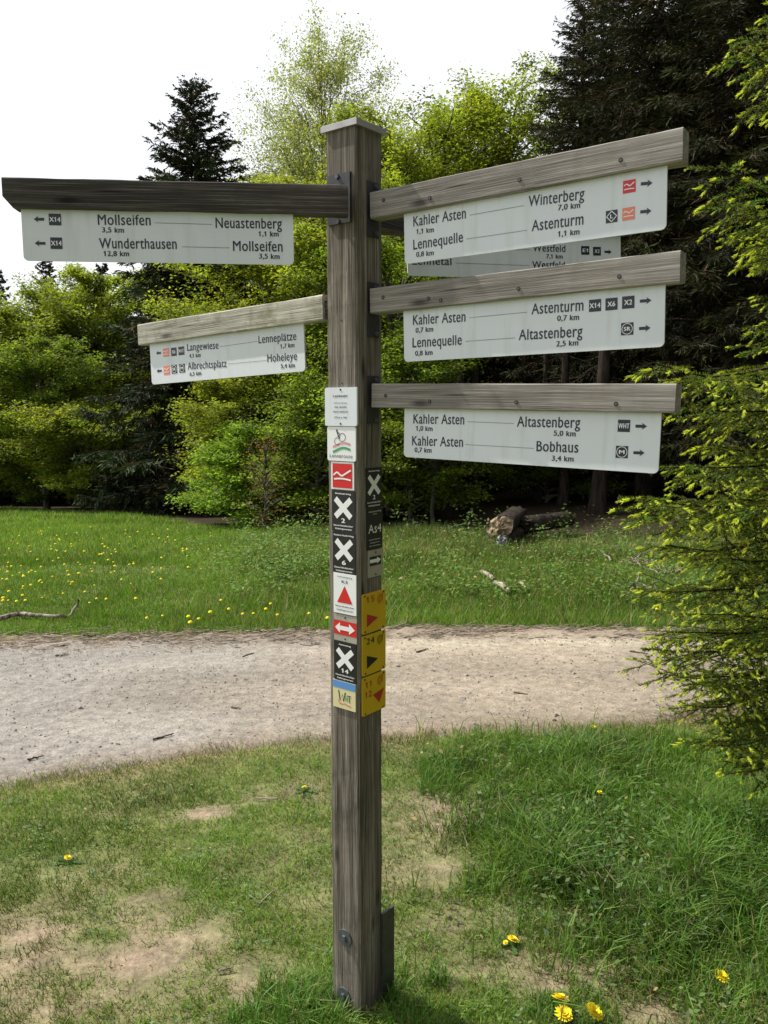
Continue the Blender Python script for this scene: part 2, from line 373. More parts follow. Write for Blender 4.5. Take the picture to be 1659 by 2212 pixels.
# gravel track
sx = np.unique(np.concatenate([np.linspace(-33, -8, 60), np.linspace(-8, 8, 330), np.linspace(8, 33, 60)]))
tt = np.linspace(0, 1, 76)
SX, TT = np.meshgrid(sx, tt)
rag_n = (fbm(SX * 2.3, SX * 0 + 3.3, 4) - 0.5) * 0.30; rag_f = (fbm(SX * 2.3, SX * 0 + 9.3, 4) - 0.5) * 0.22
YY = (near_y(SX) + rag_n - 0.05) * (1 - TT) + (far_y(SX) + rag_f + 0.05) * TT
ZZ = gz(SX, YY) + 0.007
lip = np.minimum(TT, 1 - TT)
ZZ -= 0.03 * np.clip(1 - lip / 0.035, 0, 1)
ZZ += 0.012 * (fbm(SX * 1.2 + 40, YY * 5, 4) - 0.5)
churn = sstep(0.86, 0.93, TT) * sstep(1.0, 0.96, TT)
ZZ += 0.08 * churn * (fbm(SX * 6 + 4, YY * 9, 3) - 0.45)
gN = fbm(SX * 0.8, YY * 2.5, 4)[..., None]
cg = np.array([0.285, 0.265, 0.238]); ct = np.array([0.31, 0.262, 0.205])
mixx = sstep(-2.2, 0.6, SX + (fbm(SX, YY, 3) - .5) * 2)[..., None]
rut = np.exp(-((TT - 0.3) / 0.09) ** 2) + np.exp(-((TT - 0.68) / 0.07) ** 2)
RC = (cg * (1 - mixx) + ct * mixx) * (0.62 + 0.62 * gN) * (0.93 + 0.16 * rut[..., None] * fbm(SX * 1.5, YY * 3, 3)[..., None])
pale = (np.exp(-((TT - 0.80) / 0.07) ** 2) * sstep(-0.8, 0.5, SX) * sstep(0.4, 0.62, fbm(SX * 1.5, YY * 7, 3)))[..., None]
RC = RC * (1 - 0.6 * pale) + np.array([0.46, 0.41, 0.31]) * 0.6 * pale
ed = np.clip(1 - np.minimum(TT, (1 - TT) * 0.75) / 0.12, 0, 1)[..., None] * 0.7 * fbm(SX * 5, YY * 5, 3)[..., None] * 1.5
ed = np.clip(ed, 0, 1)
RC = RC * (1 - ed) + np.array([0.235, 0.17, 0.115]) * ed
ny, nx = SX.shape; idx = np.arange(nx * ny).reshape(ny, nx)
Q = np.stack([idx[:-1, :-1], idx[:-1, 1:], idx[1:, 1:], idx[1:, :-1]], -1).reshape(-1, 4)
M['road'] = groundmat('gravel_track_surface', sc=75)
o = link('gravel_road', mesh('gravel_road', np.stack([SX, YY, ZZ], -1).reshape(-1, 3), [Q], [M['road']], RC.reshape(-1, 3), True))
tag(o, 'pale compacted gravel track crossing behind the signpost', kind='structure')
def gzr(x, y): return gz(x, y) + 0.010

# pebbles on the track
def pebbles(n):
    base = np.array([[1, 0, 0], [-.5, .87, 0], [-.5, -.87, 0], [0, 0, .7], [.3, .4, .55], [.2, -.5, .5]])
    tr = np.array([[0, 4, 3], [4, 1, 3], [1, 2, 3], [2, 5, 3], [5, 0, 3], [0, 1, 4], [2, 0, 5]])
    x = rng.uniform(-5, 5, n); t = rng.random(n) ** 0.8
    y = near_y(x) * (1 - t) + far_y(x) * t
    s = 0.0025 + 0.0075 * rng.random(n) ** 3.5; s[:160] *= 2.2; s[:16] *= 1.8
    a = rng.uniform(0, 6.28, n)
    c, sn = np.cos(a), np.sin(a)
    bx = base[None] * (1 + 0.3 * rng.standard_normal((n, 6, 3)))
    vx = (bx[..., 0] * c[:, None] - bx[..., 1] * sn[:, None]) * s[:, None] + x[:, None]
    vy = (bx[..., 0] * sn[:, None] + bx[..., 1] * c[:, None]) * s[:, None] + y[:, None]
    vz = bx[..., 2] * s[:, None] * 0.9 + gzr(x, y)[:, None] - 0.001
    V = np.stack([vx, vy, vz], -1).reshape(-1, 3)
    Fc = (tr[None] + 6 * np.arange(n)[:, None, None]).reshape(-1, 3)
    g = rng.uniform(0.16, 0.44, n)[:, None] * np.array([1, 0.95, 0.88]) * (1 + 0.06 * rng.standard_normal((n, 3)))
    return V, Fc, np.repeat(g, 6, 0)
V, Fc, C = pebbles(13000)
o = link('gravel', mesh('gravel', V, [Fc], [leafmat('gravel_stone', 0, 0.9, 0.2)], C)); tag(o, 'loose small stones strewn over the gravel track', kind='stuff')

# ------------------------------------------------------------------ signpost
H3 = lambda p: np.array(p, float)
S = 0.105
AL = math.radians(51.5)
dir_l = np.array([-math.sin(AL), math.cos(AL), 0.0]); dir_r = np.array([math.cos(AL), math.sin(AL), 0.0])
Nn = np.array([-0.0695, 2.166, 0.0])
base_z = float(gz(Nn[0], Nn[1]))
Cc = Nn + S / 2 * (dir_l + dir_r)
ROOT = Vector((Cc[0], Cc[1], base_z))
top_z = P(767, 268, Nn[1])[2]
post = empty('signpost', ROOT, 'tall weathered wooden hiking signpost with six arms and white direction panels on the lawn', 'signpost')
class Plane:
    """x along the surface, y away from the viewer, z up"""
    def __init__(s, o, ex, up=(0, 0, 1)):
        s.o = H3(o); s.ex = H3(ex) / np.linalg.norm(ex)
        up = H3(up); up = up - s.ex * up.dot(s.ex); s.ez = up / np.linalg.norm(up)
        s.ey = np.cross(s.ez, s.ex)          # right handed x,y,z
        m = Matrix(((s.ex[0], s.ey[0], s.ez[0], s.o[0] - ROOT[0]), (s.ex[1], s.ey[1], s.ez[1], s.o[1] - ROOT[1]), (s.ex[2], s.ey[2], s.ez[2], s.o[2] - ROOT[2]), (0, 0, 0, 1)))
        s.mat = m
    def px(s, u, v, off=0.0):
        d = ray(u, v); c = np.array([0, 0, CAMZ]); o = s.o + s.ey * off
        t = (o - c).dot(s.ey) / d.dot(s.ey); q = c + d * t - s.o
        return np.array([q.dot(s.ex), q.dot(s.ez)])
def slab(pts, y0, y1):
    """extruded outline; pts (n,2) counter-clockwise seen from viewer"""
    n = len(pts); pts = np.asarray(pts)
    V = np.vstack([np.c_[pts[:, 0], np.full(n, y0), pts[:, 1]], np.c_[pts[:, 0], np.full(n, y1), pts[:, 1]]])
    a = np.arange(n); b = (a + 1) % n
    return V, [a[None, :], (a[::-1] + n)[None, :], np.stack([b, a, a + n, b + n], -1)]
def rrect(x0, z0, x1, z1, r=0.0, k=4, corners=(1, 1, 1, 1)):
    if r <= 0: return np.array([[x0, z0], [x1, z0], [x1, z1], [x0, z1]])
    out = []
    for (cx, cz, a0), on in zip([(x0 + r, z0 + r, 180), (x1 - r, z0 + r, 270), (x1 - r, z1 - r, 0), (x0 + r, z1 - r, 90)], corners):
        if on:
            for i in range(k + 1):
                a = math.radians(a0 + 90 * i / k); out.append([cx + r * math.cos(a), cz + r * math.sin(a)])
        else:
            a = math.radians(a0 + 45); out.append([cx + r * math.copysign(1, math.cos(a)), cz + r * math.copysign(1, math.sin(a))])
    return np.array(out)
def beambox(L, h, t, jit, seed, chamfer=0.0, cut=None):
    """timber with slightly uneven edges: local x 0..L, y 0..t, z -h..0"""
    r = np.random.default_rng(seed); n = max(8, int(L / 0.02))
    xsn = np.linspace(0, L, n); e = 0.0025
    prof = np.array([[0, -e], [e, 0], [t - e, 0], [t, -e], [t, -h + e], [t - e, -h], [e, -h], [0, -h + e]])
    if cut: prof[4, 1] = prof[7, 1] = -h * 0.62
    k = len(prof); V = np.zeros((n, k, 3))
    for j in range(k):
        w = np.interp(xsn, np.linspace(0, L, max(4, int(L / 0.06))), r.standard_normal(max(4, int(L / 0.06)))) * jit
        w2 = r.standard_normal(n) * jit * 0.35
        V[:, j, 0] = xsn; V[:, j, 1] = prof[j, 0] + w2 * 0.5; V[:, j, 2] = prof[j, 1] + (w + w2)
    if cut:   # slanted lower corner at the free end (x=0 side)
        for j in (5, 6): V[:, j, 0] = cut[0] + (V[:, j, 0]) * (1 - cut[0] / L)
    idx = np.arange(n * k).reshape(n, k)
    a = idx[:-1]; b = np.roll(a, -1, 1); d = idx[1:]; c = np.roll(d, -1, 1)
    Q = np.stack([a, b, c, d], -1).reshape(-1, 4)[:, ::-1]
    return V.reshape(-1, 3), [Q, idx[0][None, :], idx[-1][::-1][None, :]]
def disc(cx, cz, r, k=14): a = np.linspace(0, 2 * np.pi, k, endpoint=False); return np.c_[cx + r * np.cos(a), cz + r * np.sin(a)]

# post timber: two faces seen; local z along the post
hp = top_z - base_z
def make_post():
    n = 60; zz = np.linspace(-0.12, hp, n); r = np.random.default_rng(5); e = 0.005; s = S / 2
    prof = []
    for (sx_, sy_) in ((-1, -1), (1, -1), (1, 1), (-1, 1)):
        if sx_ * sy_ > 0: prof += [[sx_ * s, sy_ * (s - e)], [sx_ * (s - e), sy_ * s]]
        else: prof += [[sx_ * (s - e), sy_ * s], [sx_ * s, sy_ * (s - e)]]
    prof = np.array(prof); V = np.zeros((n, 8, 3))
    for j in range(8):
        V[:, j, 0] = prof[j, 0] + r.standard_normal(n) * 0.0005; V[:, j, 1] = prof[j, 1] + r.standard_normal(n) * 0.0005; V[:, j, 2] = zz
    idx = np.arange(n * 8).reshape(n, 8); a = idx[:-1]; b = np.roll(a, -1, 1); d = idx[1:]; c = np.roll(d, -1, 1)
    return V.reshape(-1, 3), [np.stack([a, b, c, d], -1).reshape(-1, 4), idx[-1][None, :], idx[0][::-1][None, :]]
V, Fs = make_post()
# local axes: x = -dir_l (to the right-near), y = dir_r
ax = -dir_l; ay = dir_r
PM = Matrix(((ax[0], ay[0], 0, 0), (ax[1], ay[1], 0, 0), (0, 0, 1, 0), (0, 0, 0, 1)))
pobj = link('post', mesh('post', V, Fs, [M['post']]), post, PM)
# metal cap, slightly domed
def capmesh():
    s = S / 2 + 0.008; A = Acc()
    for (r0, z0), (r1, z1) in (((s, hp - 0.002), (s, hp + 0.013)), ((s, hp + 0.013), (s * 0.9, hp + 0.016)), ((s * 0.9, hp + 0.016), (0.001, hp + 0.024))):
        q = [(-1, -1), (1, -1), (1, 1), (-1, 1)]
        V = [(a * r0, b * r0, z0) for a, b in q] + [(a * r1, b * r1, z1) for a, b in q]
        A.add(V, [[i, (i + 1) % 4, (i + 1) % 4 + 4, i + 4] for i in range(4)])
    A.add([(a * s, b * s, hp - 0.002) for a, b in [(-1, 1), (1, 1), (1, -1), (-1, -1)]], [[0, 1, 2, 3]])
    return A.mesh('cap', [M['cap']])
link('cap', capmesh(), post, PM)

# ---- print helpers
_tc = {}
def rawtext(t):
    cu = bpy.data.curves.new('t', 'FONT'); cu.body = t; cu.size = 1.0; cu.resolution_u = 3; cu.space_character = 1.06
    ob = bpy.data.objects.new('t', cu); COL.objects.link(ob)
    dg = bpy.context.evaluated_depsgraph_get(); ev = ob.evaluated_get(dg); me = bpy.data.meshes.new_from_object(ev)
    V = np.zeros(len(me.vertices) * 3, np.float32); me.vertices.foreach_get('co', V); V = V.reshape(-1, 3)[:, :2].astype(float)
    me.calc_loop_triangles(); T = np.zeros(len(me.loop_triangles) * 3, np.int32); me.loop_triangles.foreach_get('vertices', T); T = T.reshape(-1, 3)
    bpy.data.objects.remove(ob); bpy.data.curves.remove(cu); bpy.data.meshes.remove(me)
    return V, T
CAPH = float(rawtext('H')[0][:, 1].max()); XH = float(rawtext('x')[0][:, 1].max())
_one = rawtext('1')[0]; STEM = float(_one[:, 0].max() - _one[:, 0].min())
def textmesh(t, bold):
    if t in _tc: return _tc[t]
    V, T = rawtext(t)
    if any(c.islower() for c in t):      # taller lower-case letters, as on the panels
        y = V[:, 1]; k = 0.745 * CAPH
        V[:, 1] = np.where(y < 0, y, np.where(y < XH, y * k / XH, np.where(y < CAPH, k + (y - XH) * (CAPH - k) / (CAPH - XH), y)))
    for i, ch in enumerate(t):           # a flag on the figure one
        if ch == '1':
            xr = rawtext(t[:i + 1])[0][:, 0].max(); xl = xr - STEM * 0.6; n0 = len(V)
            V = np.vstack([V, [[xl, CAPH], [xl - 0.17, CAPH * 0.80], [xl - 0.17, CAPH * 0.66], [xl, CAPH * 0.80]]])
            T = np.vstack([T, [[n0, n0 + 1, n0 + 2], [n0, n0 + 2, n0 + 3]]])
    V[:, 0] -= V[:, 0].min()
    _tc[t] = (V, T); return _tc[t]
def put_text(A, s, p0, p1, caph, y, m, bold=0.012):
    """text from baseline p0 to p1 in plane coords; extra copies a hair apart thicken the strokes"""
    V, T = textmesh(s, bold)
    p0 = H3(p0); p1 = H3(p1); L = np.linalg.norm(p1 - p0); e = (p1 - p0) / L; f = np.array([-e[1], e[0]])
    w = V[:, 0].max()
    for k, (dx, dy) in enumerate(((0, 0), (bold, 0.3 * bold), (-bold, -0.3 * bold))):
        if k and bold <= 0: break
        q = p0 + np.outer((V[:, 0] + dx) * L / w, e) + np.outer((V[:, 1] + dy) * caph / CAPH, f)
        A.add(np.c_[q[:, 0], np.full(len(q), -y - 0.00006 * k), q[:, 1]], T, m)
def put_poly(A, pts, y, m):
    pts = np.asarray(pts); A.add(np.c_[pts[:, 0], np.full(len(pts), -y), pts[:, 1]], [list(range(len(pts)))], m)
def ribbon(A, pts, w, y, m):
    pts = np.asarray(pts, float); T = np.gradient(pts, axis=0); T /= np.linalg.norm(T, axis=1, keepdims=True) + 1e-9
    Nn_ = np.c_[-T[:, 1], T[:, 0]] * w / 2; a = pts - Nn_; b = pts + Nn_; n = len(pts)
    V = np.vstack([a, b]); i = np.arange(n - 1)
    A.add(np.c_[V[:, 0], np.full(2 * n, -y), V[:, 1]], np.stack([i, i + 1, i + 1 + n, i + n], -1), m)
def ring(A, c, r, w, y, m, a0=0, a1=360, k=28):
    a = np.radians(np.linspace(a0, a1, k)); ribbon(A, np.c_[c[0] + r * np.cos(a), c[1] + r * np.sin(a)], w, y, m)
PR = 0.0006   # print stands this much proud

C1 = lambda x, y: (x / 1.991, 250.7 + y / 1.991)
C2 = lambda x, y: (774.2 + x / 2.25, 250.7 + y / 2.25)
C3 = lambda x, y: (774.2 + x / 2.25, 589.9 + y / 2.25)
def make_arm(tl, tr, yl, yr, h, t, mat, cut, seed, cf, panel, rows, lines, icons, arrows, screws, dimlabel, plabel, set_back=0.014, capm=0.0238, capk=0.0118, knots=()):
    A0 = P(*tl, yl); B0 = P(*tr, yr)
    pl = Plane(A0, B0 - A0); L = float(np.linalg.norm(B0 - A0))
    V, Fs = beambox(L, h, t, 0.0006, seed, cut=cut)
    beam = link('wooden_beam', mesh('wooden_beam', V, Fs, [mat]), post, pl.mat)
    beam['label'] = dimlabel
    for (x, y) in screws:
        q = pl.px(*cf(x, y)); A = Acc(); V, F3 = slab(disc(q[0], q[1], 0.0048), -0.0012, 0.003)
        for f in F3: A.add(V, f) if f is F3[0] else A.F.append(np.asarray(f)) or A.M.append(0)
        # screw recess
        A.add(np.c_[disc(q[0], q[1], 0.0026, 8)[:, 0], np.full(8, -0.0016), disc(q[0], q[1], 0.0026, 8)[:, 1]], [list(range(8))], 1)
        sc = mesh('screw', np.vstack(A.V), [np.asarray(f) for f in A.F], [M['screw'], M['zinc']], None, False, A.M)
        link('screw', sc, beam)
    # panel hangs under the beam, set back from its face
    pp = Plane(pl.o + pl.ey * set_back, pl.ex, pl.ez)
    (bl, br, tl2, tr2) = [pp.px(*cf(*c)) for c in panel]
    x0 = (bl[0] + tl2[0]) / 2; x1 = (br[0] + tr2[0]) / 2; z0 = (bl[1] + br[1]) / 2
    dz = (br[1] - bl[1]) / (br[0] - bl[0])
    pts = rrect(x0, z0, x1, -h + 0.004, 0.011, 5, (1, 1, 0, 0))
    w = np.clip(1 - (pts[:, 1] - z0) / max(1e-6, (-h + 0.004 - z0)), 0, 1)
    pts[:, 1] += (pts[:, 0] - (x0 + x1) / 2) * dz * w
    V, F3 = slab(pts, 0.0, 0.004)
    pan = link('sign_panel', mesh('sign_panel', V, F3, [M['panel']]), post, pp.mat); pan['label'] = plabel
    for (s, xa, ya, xb, yb, big) in rows:
        A = Acc(); put_text(A, s, pp.px(*cf(xa, ya)), pp.px(*cf(xb, yb)), capm if big else capk, PR, 0, 0.014 if big else 0.03)
        link('lettering', A.mesh('lettering', [M['navy']]), pan)
    for (xa, ya, xb, yb) in lines:
        A = Acc(); ribbon(A, [pp.px(*cf(xa, ya)), pp.px(*cf(xb, yb))], 0.0011, PR, 0); link('rule_line', A.mesh('rule_line', [M['line']]), pan)
    for (kind, xa, ya, xb, yb) in icons:
        a = pp.px(*cf(xa, yb)); b = pp.px(*cf(xb, yb)); c = pp.px(*cf(xa, ya)); d = pp.px(*cf(xb, ya))
        cx = (a[0] + b[0] + c[0] + d[0]) / 4; cz = (a[1] + b[1] + c[1] + d[1]) / 4; sw = (b[0] - a[0]) / 2; sh = (c[1] - a[1]) / 2
        A = Acc(); put_poly(A, [[cx - sw, cz - sh], [cx + sw, cz - sh], [cx + sw, cz + sh], [cx - sw, cz + sh]], PR, 0)
        if kind in ('red', 'salmon'):
            mm = M[kind]
            t_ = np.linspace(-0.8, 0.8, 14); w1 = np.where(t_ < 0.1, 0.12 + 0.22 * np.sin((t_ + 0.8) * 4.2), 0.12 + 0.22 * math.sin(3.78) + (t_ - 0.1) * 0.75)
            ribbon(A, np.c_[cx + t_ * sw, cz + w1 * sh + 0.05 * sh], sh * 0.17, 2 * PR, 1)
            ribbon(A, np.c_[cx + t_ * sw, cz + (-0.38 - 0.1 * t_ ** 2) * sh], sh * 0.15, 2 * PR, 1)
        else:
            mm = M['navy']
            if kind in ('SR', 'M'):
                ring(A, (cx, cz), min(sw, sh) * 0.86, sh * 0.1, 2 * PR, 1)
                fw = 0.52 if kind == 'SR' else 0.42
            elif kind == 'L':
                q = np.array([[0, -.86], [.86, 0], [0, .86], [-.86, 0], [0, -.86]]) ; q2 = q * [sw, sh] + [cx, cz]
                for i in range(4): ribbon(A, [q2[i], q2[i + 1]], sh * 0.13, 2 * PR, 1)
                fw = 0.2
            else: fw = {1: 0.25, 2: 0.62, 3: 0.88}[len(kind)]
            th = sh * (0.62 if kind in ('SR', 'M', 'L') else 0.8)
            put_text(A, kind, (cx - fw * sw, cz - th / 2), (cx + fw * sw, cz - th / 2), th, 2 * PR, 1, 0.03)
        link('route_symbol', A.mesh('route_symbol', [mm, M['white']]), pan)
    for (xt, yt, xe, ye) in arrows:   # tip, tail
        a = pp.px(*cf(xt, yt)); b = pp.px(*cf(xe, ye)); d = b - a; L_ = np.linalg.norm(d); e = d / L_; f = np.array([-e[1], e[0]]); hh = 0.0077
        hl = L_ * 0.46
        sh = [a, a + e * hl + f * hh, a + e * hl * 0.8 + f * hh * 0.42, b + f * hh * 0.42, b - f * hh * 0.42, a + e * hl * 0.8 - f * hh * 0.42, a + e * hl - f * hh]
        if f[1] * e[0] > 0: sh = sh[::-1]
        A = Acc(); put_poly(A, sh, PR, 0); link('arrow', A.mesh('arrow', [M['navy']]), pan)
    return pl, pp, beam, pan
D = lambda x, y: (x, y)
# arm pointing left, dark timber
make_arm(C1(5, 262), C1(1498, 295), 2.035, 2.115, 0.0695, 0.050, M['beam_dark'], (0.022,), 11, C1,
    [(103, 622), (1262, 640), (88, 385), (1262, 408)],
    [('Mollseifen', 422, 468, 648, 470, 1), ('3,5 km', 440, 500, 533, 502, 0), ('Neuastenberg', 928, 481, 1212, 485, 1), ('1,1 km', 1113, 517, 1198, 518, 0),
     ('Wunderthausen', 428, 569, 760, 572, 1), ('12,8 km', 447, 602, 555, 603, 0), ('Mollseifen', 1003, 580, 1215, 583, 1), ('3,5 km', 1115, 613, 1202, 615, 0)],
    [(665, 459, 912, 466), (783, 562, 987, 567)],
    [('X14', 210, 420, 263, 470), ('X14', 217, 522, 268, 572)], [(145, 444, 190, 444), (149, 547, 196, 548)],
    [], 'dark brown timber arm on the left of the post', 'panel to Mollseifen and Wunderthausen')
# arm pointing left and away, pale timber
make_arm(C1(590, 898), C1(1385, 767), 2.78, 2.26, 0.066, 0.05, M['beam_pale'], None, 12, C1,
    [(652, 1155), (1310, 1097), (645, 985), (1308, 895)],
    [('Langewiese', 806, 1010, 940, 1001, 1), ('4,1 km', 815, 1040, 863, 1036, 0), ('Albrechtsplatz', 808, 1091, 975, 1079, 1), ('6,5 km', 817, 1118, 866, 1114, 0),
     ('Lenneplätze', 1113, 978, 1275, 963, 1), ('1,7 km', 1207, 999, 1266, 994, 0), ('Hoheleye', 1151, 1058, 1278, 1049, 1), ('5,4 km', 1209, 1085, 1268, 1081, 0)],
    [(945, 992, 1108, 969), (980, 1066, 1148, 1051)],
    [('salmon', 702, 999, 727, 1035), ('X6', 736, 996, 760, 1032), ('WHT', 768, 992, 793, 1028), ('salmon', 704, 1075, 730, 1112), ('SR', 738, 1070, 762, 1107), ('M', 771, 1066, 796, 1103)],
    [(672, 1020, 693, 1019), (674, 1097, 696, 1095)], [], 'pale sunlit timber arm with dark stains', 'panel to Langewiese and Albrechtsplatz', capm=0.0215)
# three arms to the right
Y1, Y2 = 2.192, 1.755
make_arm(C2(55, 370), C2(1578, 52), Y1, Y2, 0.0655, 0.045, M['beam_r'], None, 13, C2,
    [(225, 720), (1495, 550), (222, 465), (1502, 240)],
    [('Kahler Asten', 268, 537, 522, 497, 1), ('1,1 km', 283, 574, 366, 564, 0), ('Lennequelle', 268, 650, 508, 612, 1), ('0,8 km', 282, 685, 366, 676, 0),
     ('Winterberg', 827, 441, 1097, 404, 1), ('7,0 km', 971, 459, 1077, 446, 0), ('Astenturm', 843, 560, 1093, 527, 1), ('1,1 km', 971, 587, 1074, 575, 0)],
    [(540, 482, 805, 435), (525, 598, 820, 555)],
    [('red', 1286, 311, 1348, 373), ('L', 1203, 458, 1260, 518), ('salmon', 1283, 444, 1344, 505)], [(1430, 325, 1373, 330), (1425, 461, 1370, 466)],
    [(122, 408), (347, 398), (783, 310), (1275, 214)], 'topmost grey timber arm on the right', 'panel to Winterberg and Astenturm')
make_arm(C3(55, 74), C2(1565, 650), Y1, Y2, 0.0640, 0.045, M['beam_r'], None, 14, C3,
    [(220, 432), (1480, 358), (222, 185), (1498, 60)],
    [('Kahler Asten', 266, 252, 520, 236, 1), ('0,7 km', 279, 290, 363, 284, 0), ('Lennequelle', 264, 362, 502, 348, 1), ('0,8 km', 277, 402, 360, 397, 0),
     ('Astenturm', 842, 201, 1093, 182, 1), ('0,7 km', 967, 233, 1072, 227, 0), ('Altastenberg', 780, 326, 1088, 309, 1), ('2,5 km', 963, 357, 1068, 351, 0)],
    [(540, 217, 820, 190), (520, 332, 762, 315)],
    [('X14', 1121, 128, 1180, 187), ('X6', 1201, 121, 1260, 180), ('X2', 1282, 112, 1342, 172), ('SR', 1277, 241, 1337, 301)], [(1425, 132, 1368, 137), (1420, 266, 1364, 270)],
    [(120, 118), (340, 123), (400, 133), (778, 76), (1268, 17)], 'middle grey timber arm on the right', 'panel to Astenturm and Altastenberg')
make_arm(C3(65, 537), C3(1545, 537), Y1, Y2, 0.0625, 0.045, M['beam_r'], None, 15, C3,
    [(217, 893), (1452, 975), (228, 658), (1478, 680)],
    [('Kahler Asten', 268, 731, 514, 736, 1), ('1,0 km', 281, 765, 360, 768, 0), ('Kahler Asten', 262, 837, 508, 845, 1), ('0,7 km', 274, 870, 355, 873, 0),
     ('Altastenberg', 771, 746, 1077, 753, 1), ('5,0 km', 950, 790, 1055, 794, 0), ('Bobhaus', 866, 866, 1068, 873, 1), ('3,4 km', 941, 912, 1045, 916, 0)],
    [(530, 722, 755, 731), (520, 833, 853, 852)],
    [('WHT', 1261, 713, 1321, 772), ('M', 1251, 840, 1311, 899)], [(1403, 745, 1347, 744), (1391, 874, 1337, 873)],
    [(132, 596), (346, 624), (768, 628), (1252, 636)], 'lowest grey timber arm on the right', 'panel to Altastenberg and Bobhaus')
# the arm behind, mostly hidden
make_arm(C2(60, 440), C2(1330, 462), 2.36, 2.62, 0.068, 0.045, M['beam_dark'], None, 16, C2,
    [(236, 775), (1275, 800), (236, 560), (1275, 560)],
    [('Lennetal', 262, 722, 452, 724, 1), ('Westfeld', 848, 658, 1005, 661, 1), ('7,1 km', 913, 691, 992, 693, 0), ('Westfeld', 845, 738, 1003, 741, 1), ('Lennetal', 262, 655, 452, 656, 1)],
    [(470, 714, 830, 727), (465, 648, 835, 650)],
    [('E1', 1082, 632, 1122, 674), ('X2', 1140, 636, 1178, 678)], [(1230, 661, 1196, 660)], [], 'timber arm behind, mostly hidden by the upper right arm', 'shaded panel to Westfeld behind the others', capm=0.0195)

# ---- brackets holding the arms
pL = Plane(Nn + dir_l * 0 + np.array([0, 0, base_z]), -dir_l)     # left face; x negative going left
pR = Plane(Nn + np.array([0, 0, base_z]), dir_r)                   # right face; x to the right
def bracket(pl, rect, y0, bolts, cfun):
    A = Acc(); (x0, z0, x1, z1) = rect; V, F3 = slab(rrect(x0, z0, x1, z1), -y0, 0.0005)
    me = mesh('bracket', V, F3, [M['steel']]); b = link('bracket', me, post, pl.mat)
    for (x, z) in bolts:
        V, F3 = slab(disc(x, z, 0.0062, 6), -y0 - 0.006, -y0 + 0.001); link('bolt', mesh('bolt', V, F3, [M['zinc']]), b)
qa = pL.px(712, 378); qb = pL.px(751, 492)
bracket(pL, (qa[0] - 0.002, qb[1] + 0.012, -0.016, pL.px(745, 374)[1]), 0.007, [((qa[0] - 0.014) / 2 - 0.004, pL.px(727, 385)[1]), ((qa[0] - 0.014) / 2 - 0.002, pL.px(727, 482)[1])], None)
for (va, vb) in ((392, 512), (610, 728), (812, 915)):
    z1 = pR.px(800, va)[1]; z0 = pR.px(800, vb)[1]
    bracket(pR, (0.040, z0, 0.088, z1), 0.003, [(0.074, z1 - 0.010), (0.074, z0 + 0.010)], None)
# tenons of the two left arms and of the rear arm
def bar(a, b, w, h, mat, name):
    a = H3(a); b = H3(b); pl = Plane(a, b - a); L = np.linalg.norm(b - a)
    V, F3 = slab(rrect(0, -h / 2, L, h / 2), -w / 2, w / 2); link(name, mesh(name, V, F3, [mat]), post, pl.mat)
cz_ = P(690, 668, 2.26)[2]
bar((Cc[0] - 0.095, 2.285, cz_), (Cc[0] - 0.03, 2.27, cz_), 0.03, 0.045, M['beam_dark'], 'arm_tenon')
cz_ = P(840, 480, 2.37)[2]
bar((Cc[0] + 0.02, 2.27, cz_), (Cc[0] + 0.12, 2.40, cz_), 0.03, 0.05, M['beam_dark'], 'arm_tenon')

# ---- trail plates on the post
C4 = lambda x, y: (678.4 + x / 7.499, 811.1 + y / 7.499)
C5 = lambda x, y: (678.4 + x / 7.499, 988.1 + y / 7.499)
C6 = lambda x, y: (678.4 + x / 6.25, 1224.0 + y / 6.25)
def plate(pl, cf, xl, xr, yt, yb, mat, th, label, r=0.0, screws=()):
    """xl,xr pixel sides; yt,yb tops/bottoms measured at plate centre"""
    xm = (xl + xr) / 2
    x0 = pl.px(*cf(xl, (yt + yb) / 2))[0]; x1 = pl.px(*cf(xr, (yt + yb) / 2))[0]
    z1 = pl.px(*cf(xm, yt))[1]; z0 = pl.px(*cf(xm, yb))[1]
    V, F3 = slab(rrect(x0, z0, x1, z1, r), -th, 0.0)
    p = link('trail_marker_plate', mesh('trail_marker_plate', V, F3, [mat]), post, pl.mat); p['label'] = label
    p['_r'] = (x0, z0, x1, z1)
    rect = (x0, z0, x1, z1); del p['_r']
    for (fx, fz) in screws:
        V, F3 = slab(disc(x0 + fx * (x1 - x0), z0 + fz * (z1 - z0), 0.0026, 8), -th - 0.0012, 0.001)
        link('screw', mesh('screw', V, F3, [M['screw']]), p)
    return p, rect, th
def deco(pp, name='print'):
    p, (x0, z0, x1, z1), th = pp
    A = Acc(); w = x1 - x0; h = z1 - z0
    f = lambda a, b: (x0 + a * w, z0 + b * h)
    return A, f, w, h, th
def text_in(A, f, s, cx, cy, fw, caph, th, m, bold=0.02, lvl=1, tilt=0):
    put_text(A, s, f(cx - fw / 2, cy), f(cx + fw / 2, cy + tilt), caph, th + PR * lvl, m, bold)
def xcross(A, f, cx, cy, hw, hh, t, th, m):
    a = np.array(f(cx - hw, cy - hh)); b = np.array(f(cx + hw, cy + hh)); c = np.array(f(cx - hw, cy + hh)); d = np.array(f(cx + hw, cy - hh))
    for p, q in ((a, b), (c, d)): ribbon(A, [p, q], t, th + PR * (1 if m else 1), m) if p is a else ribbon(A, [p, q], t, th + PR * 1.3, m)
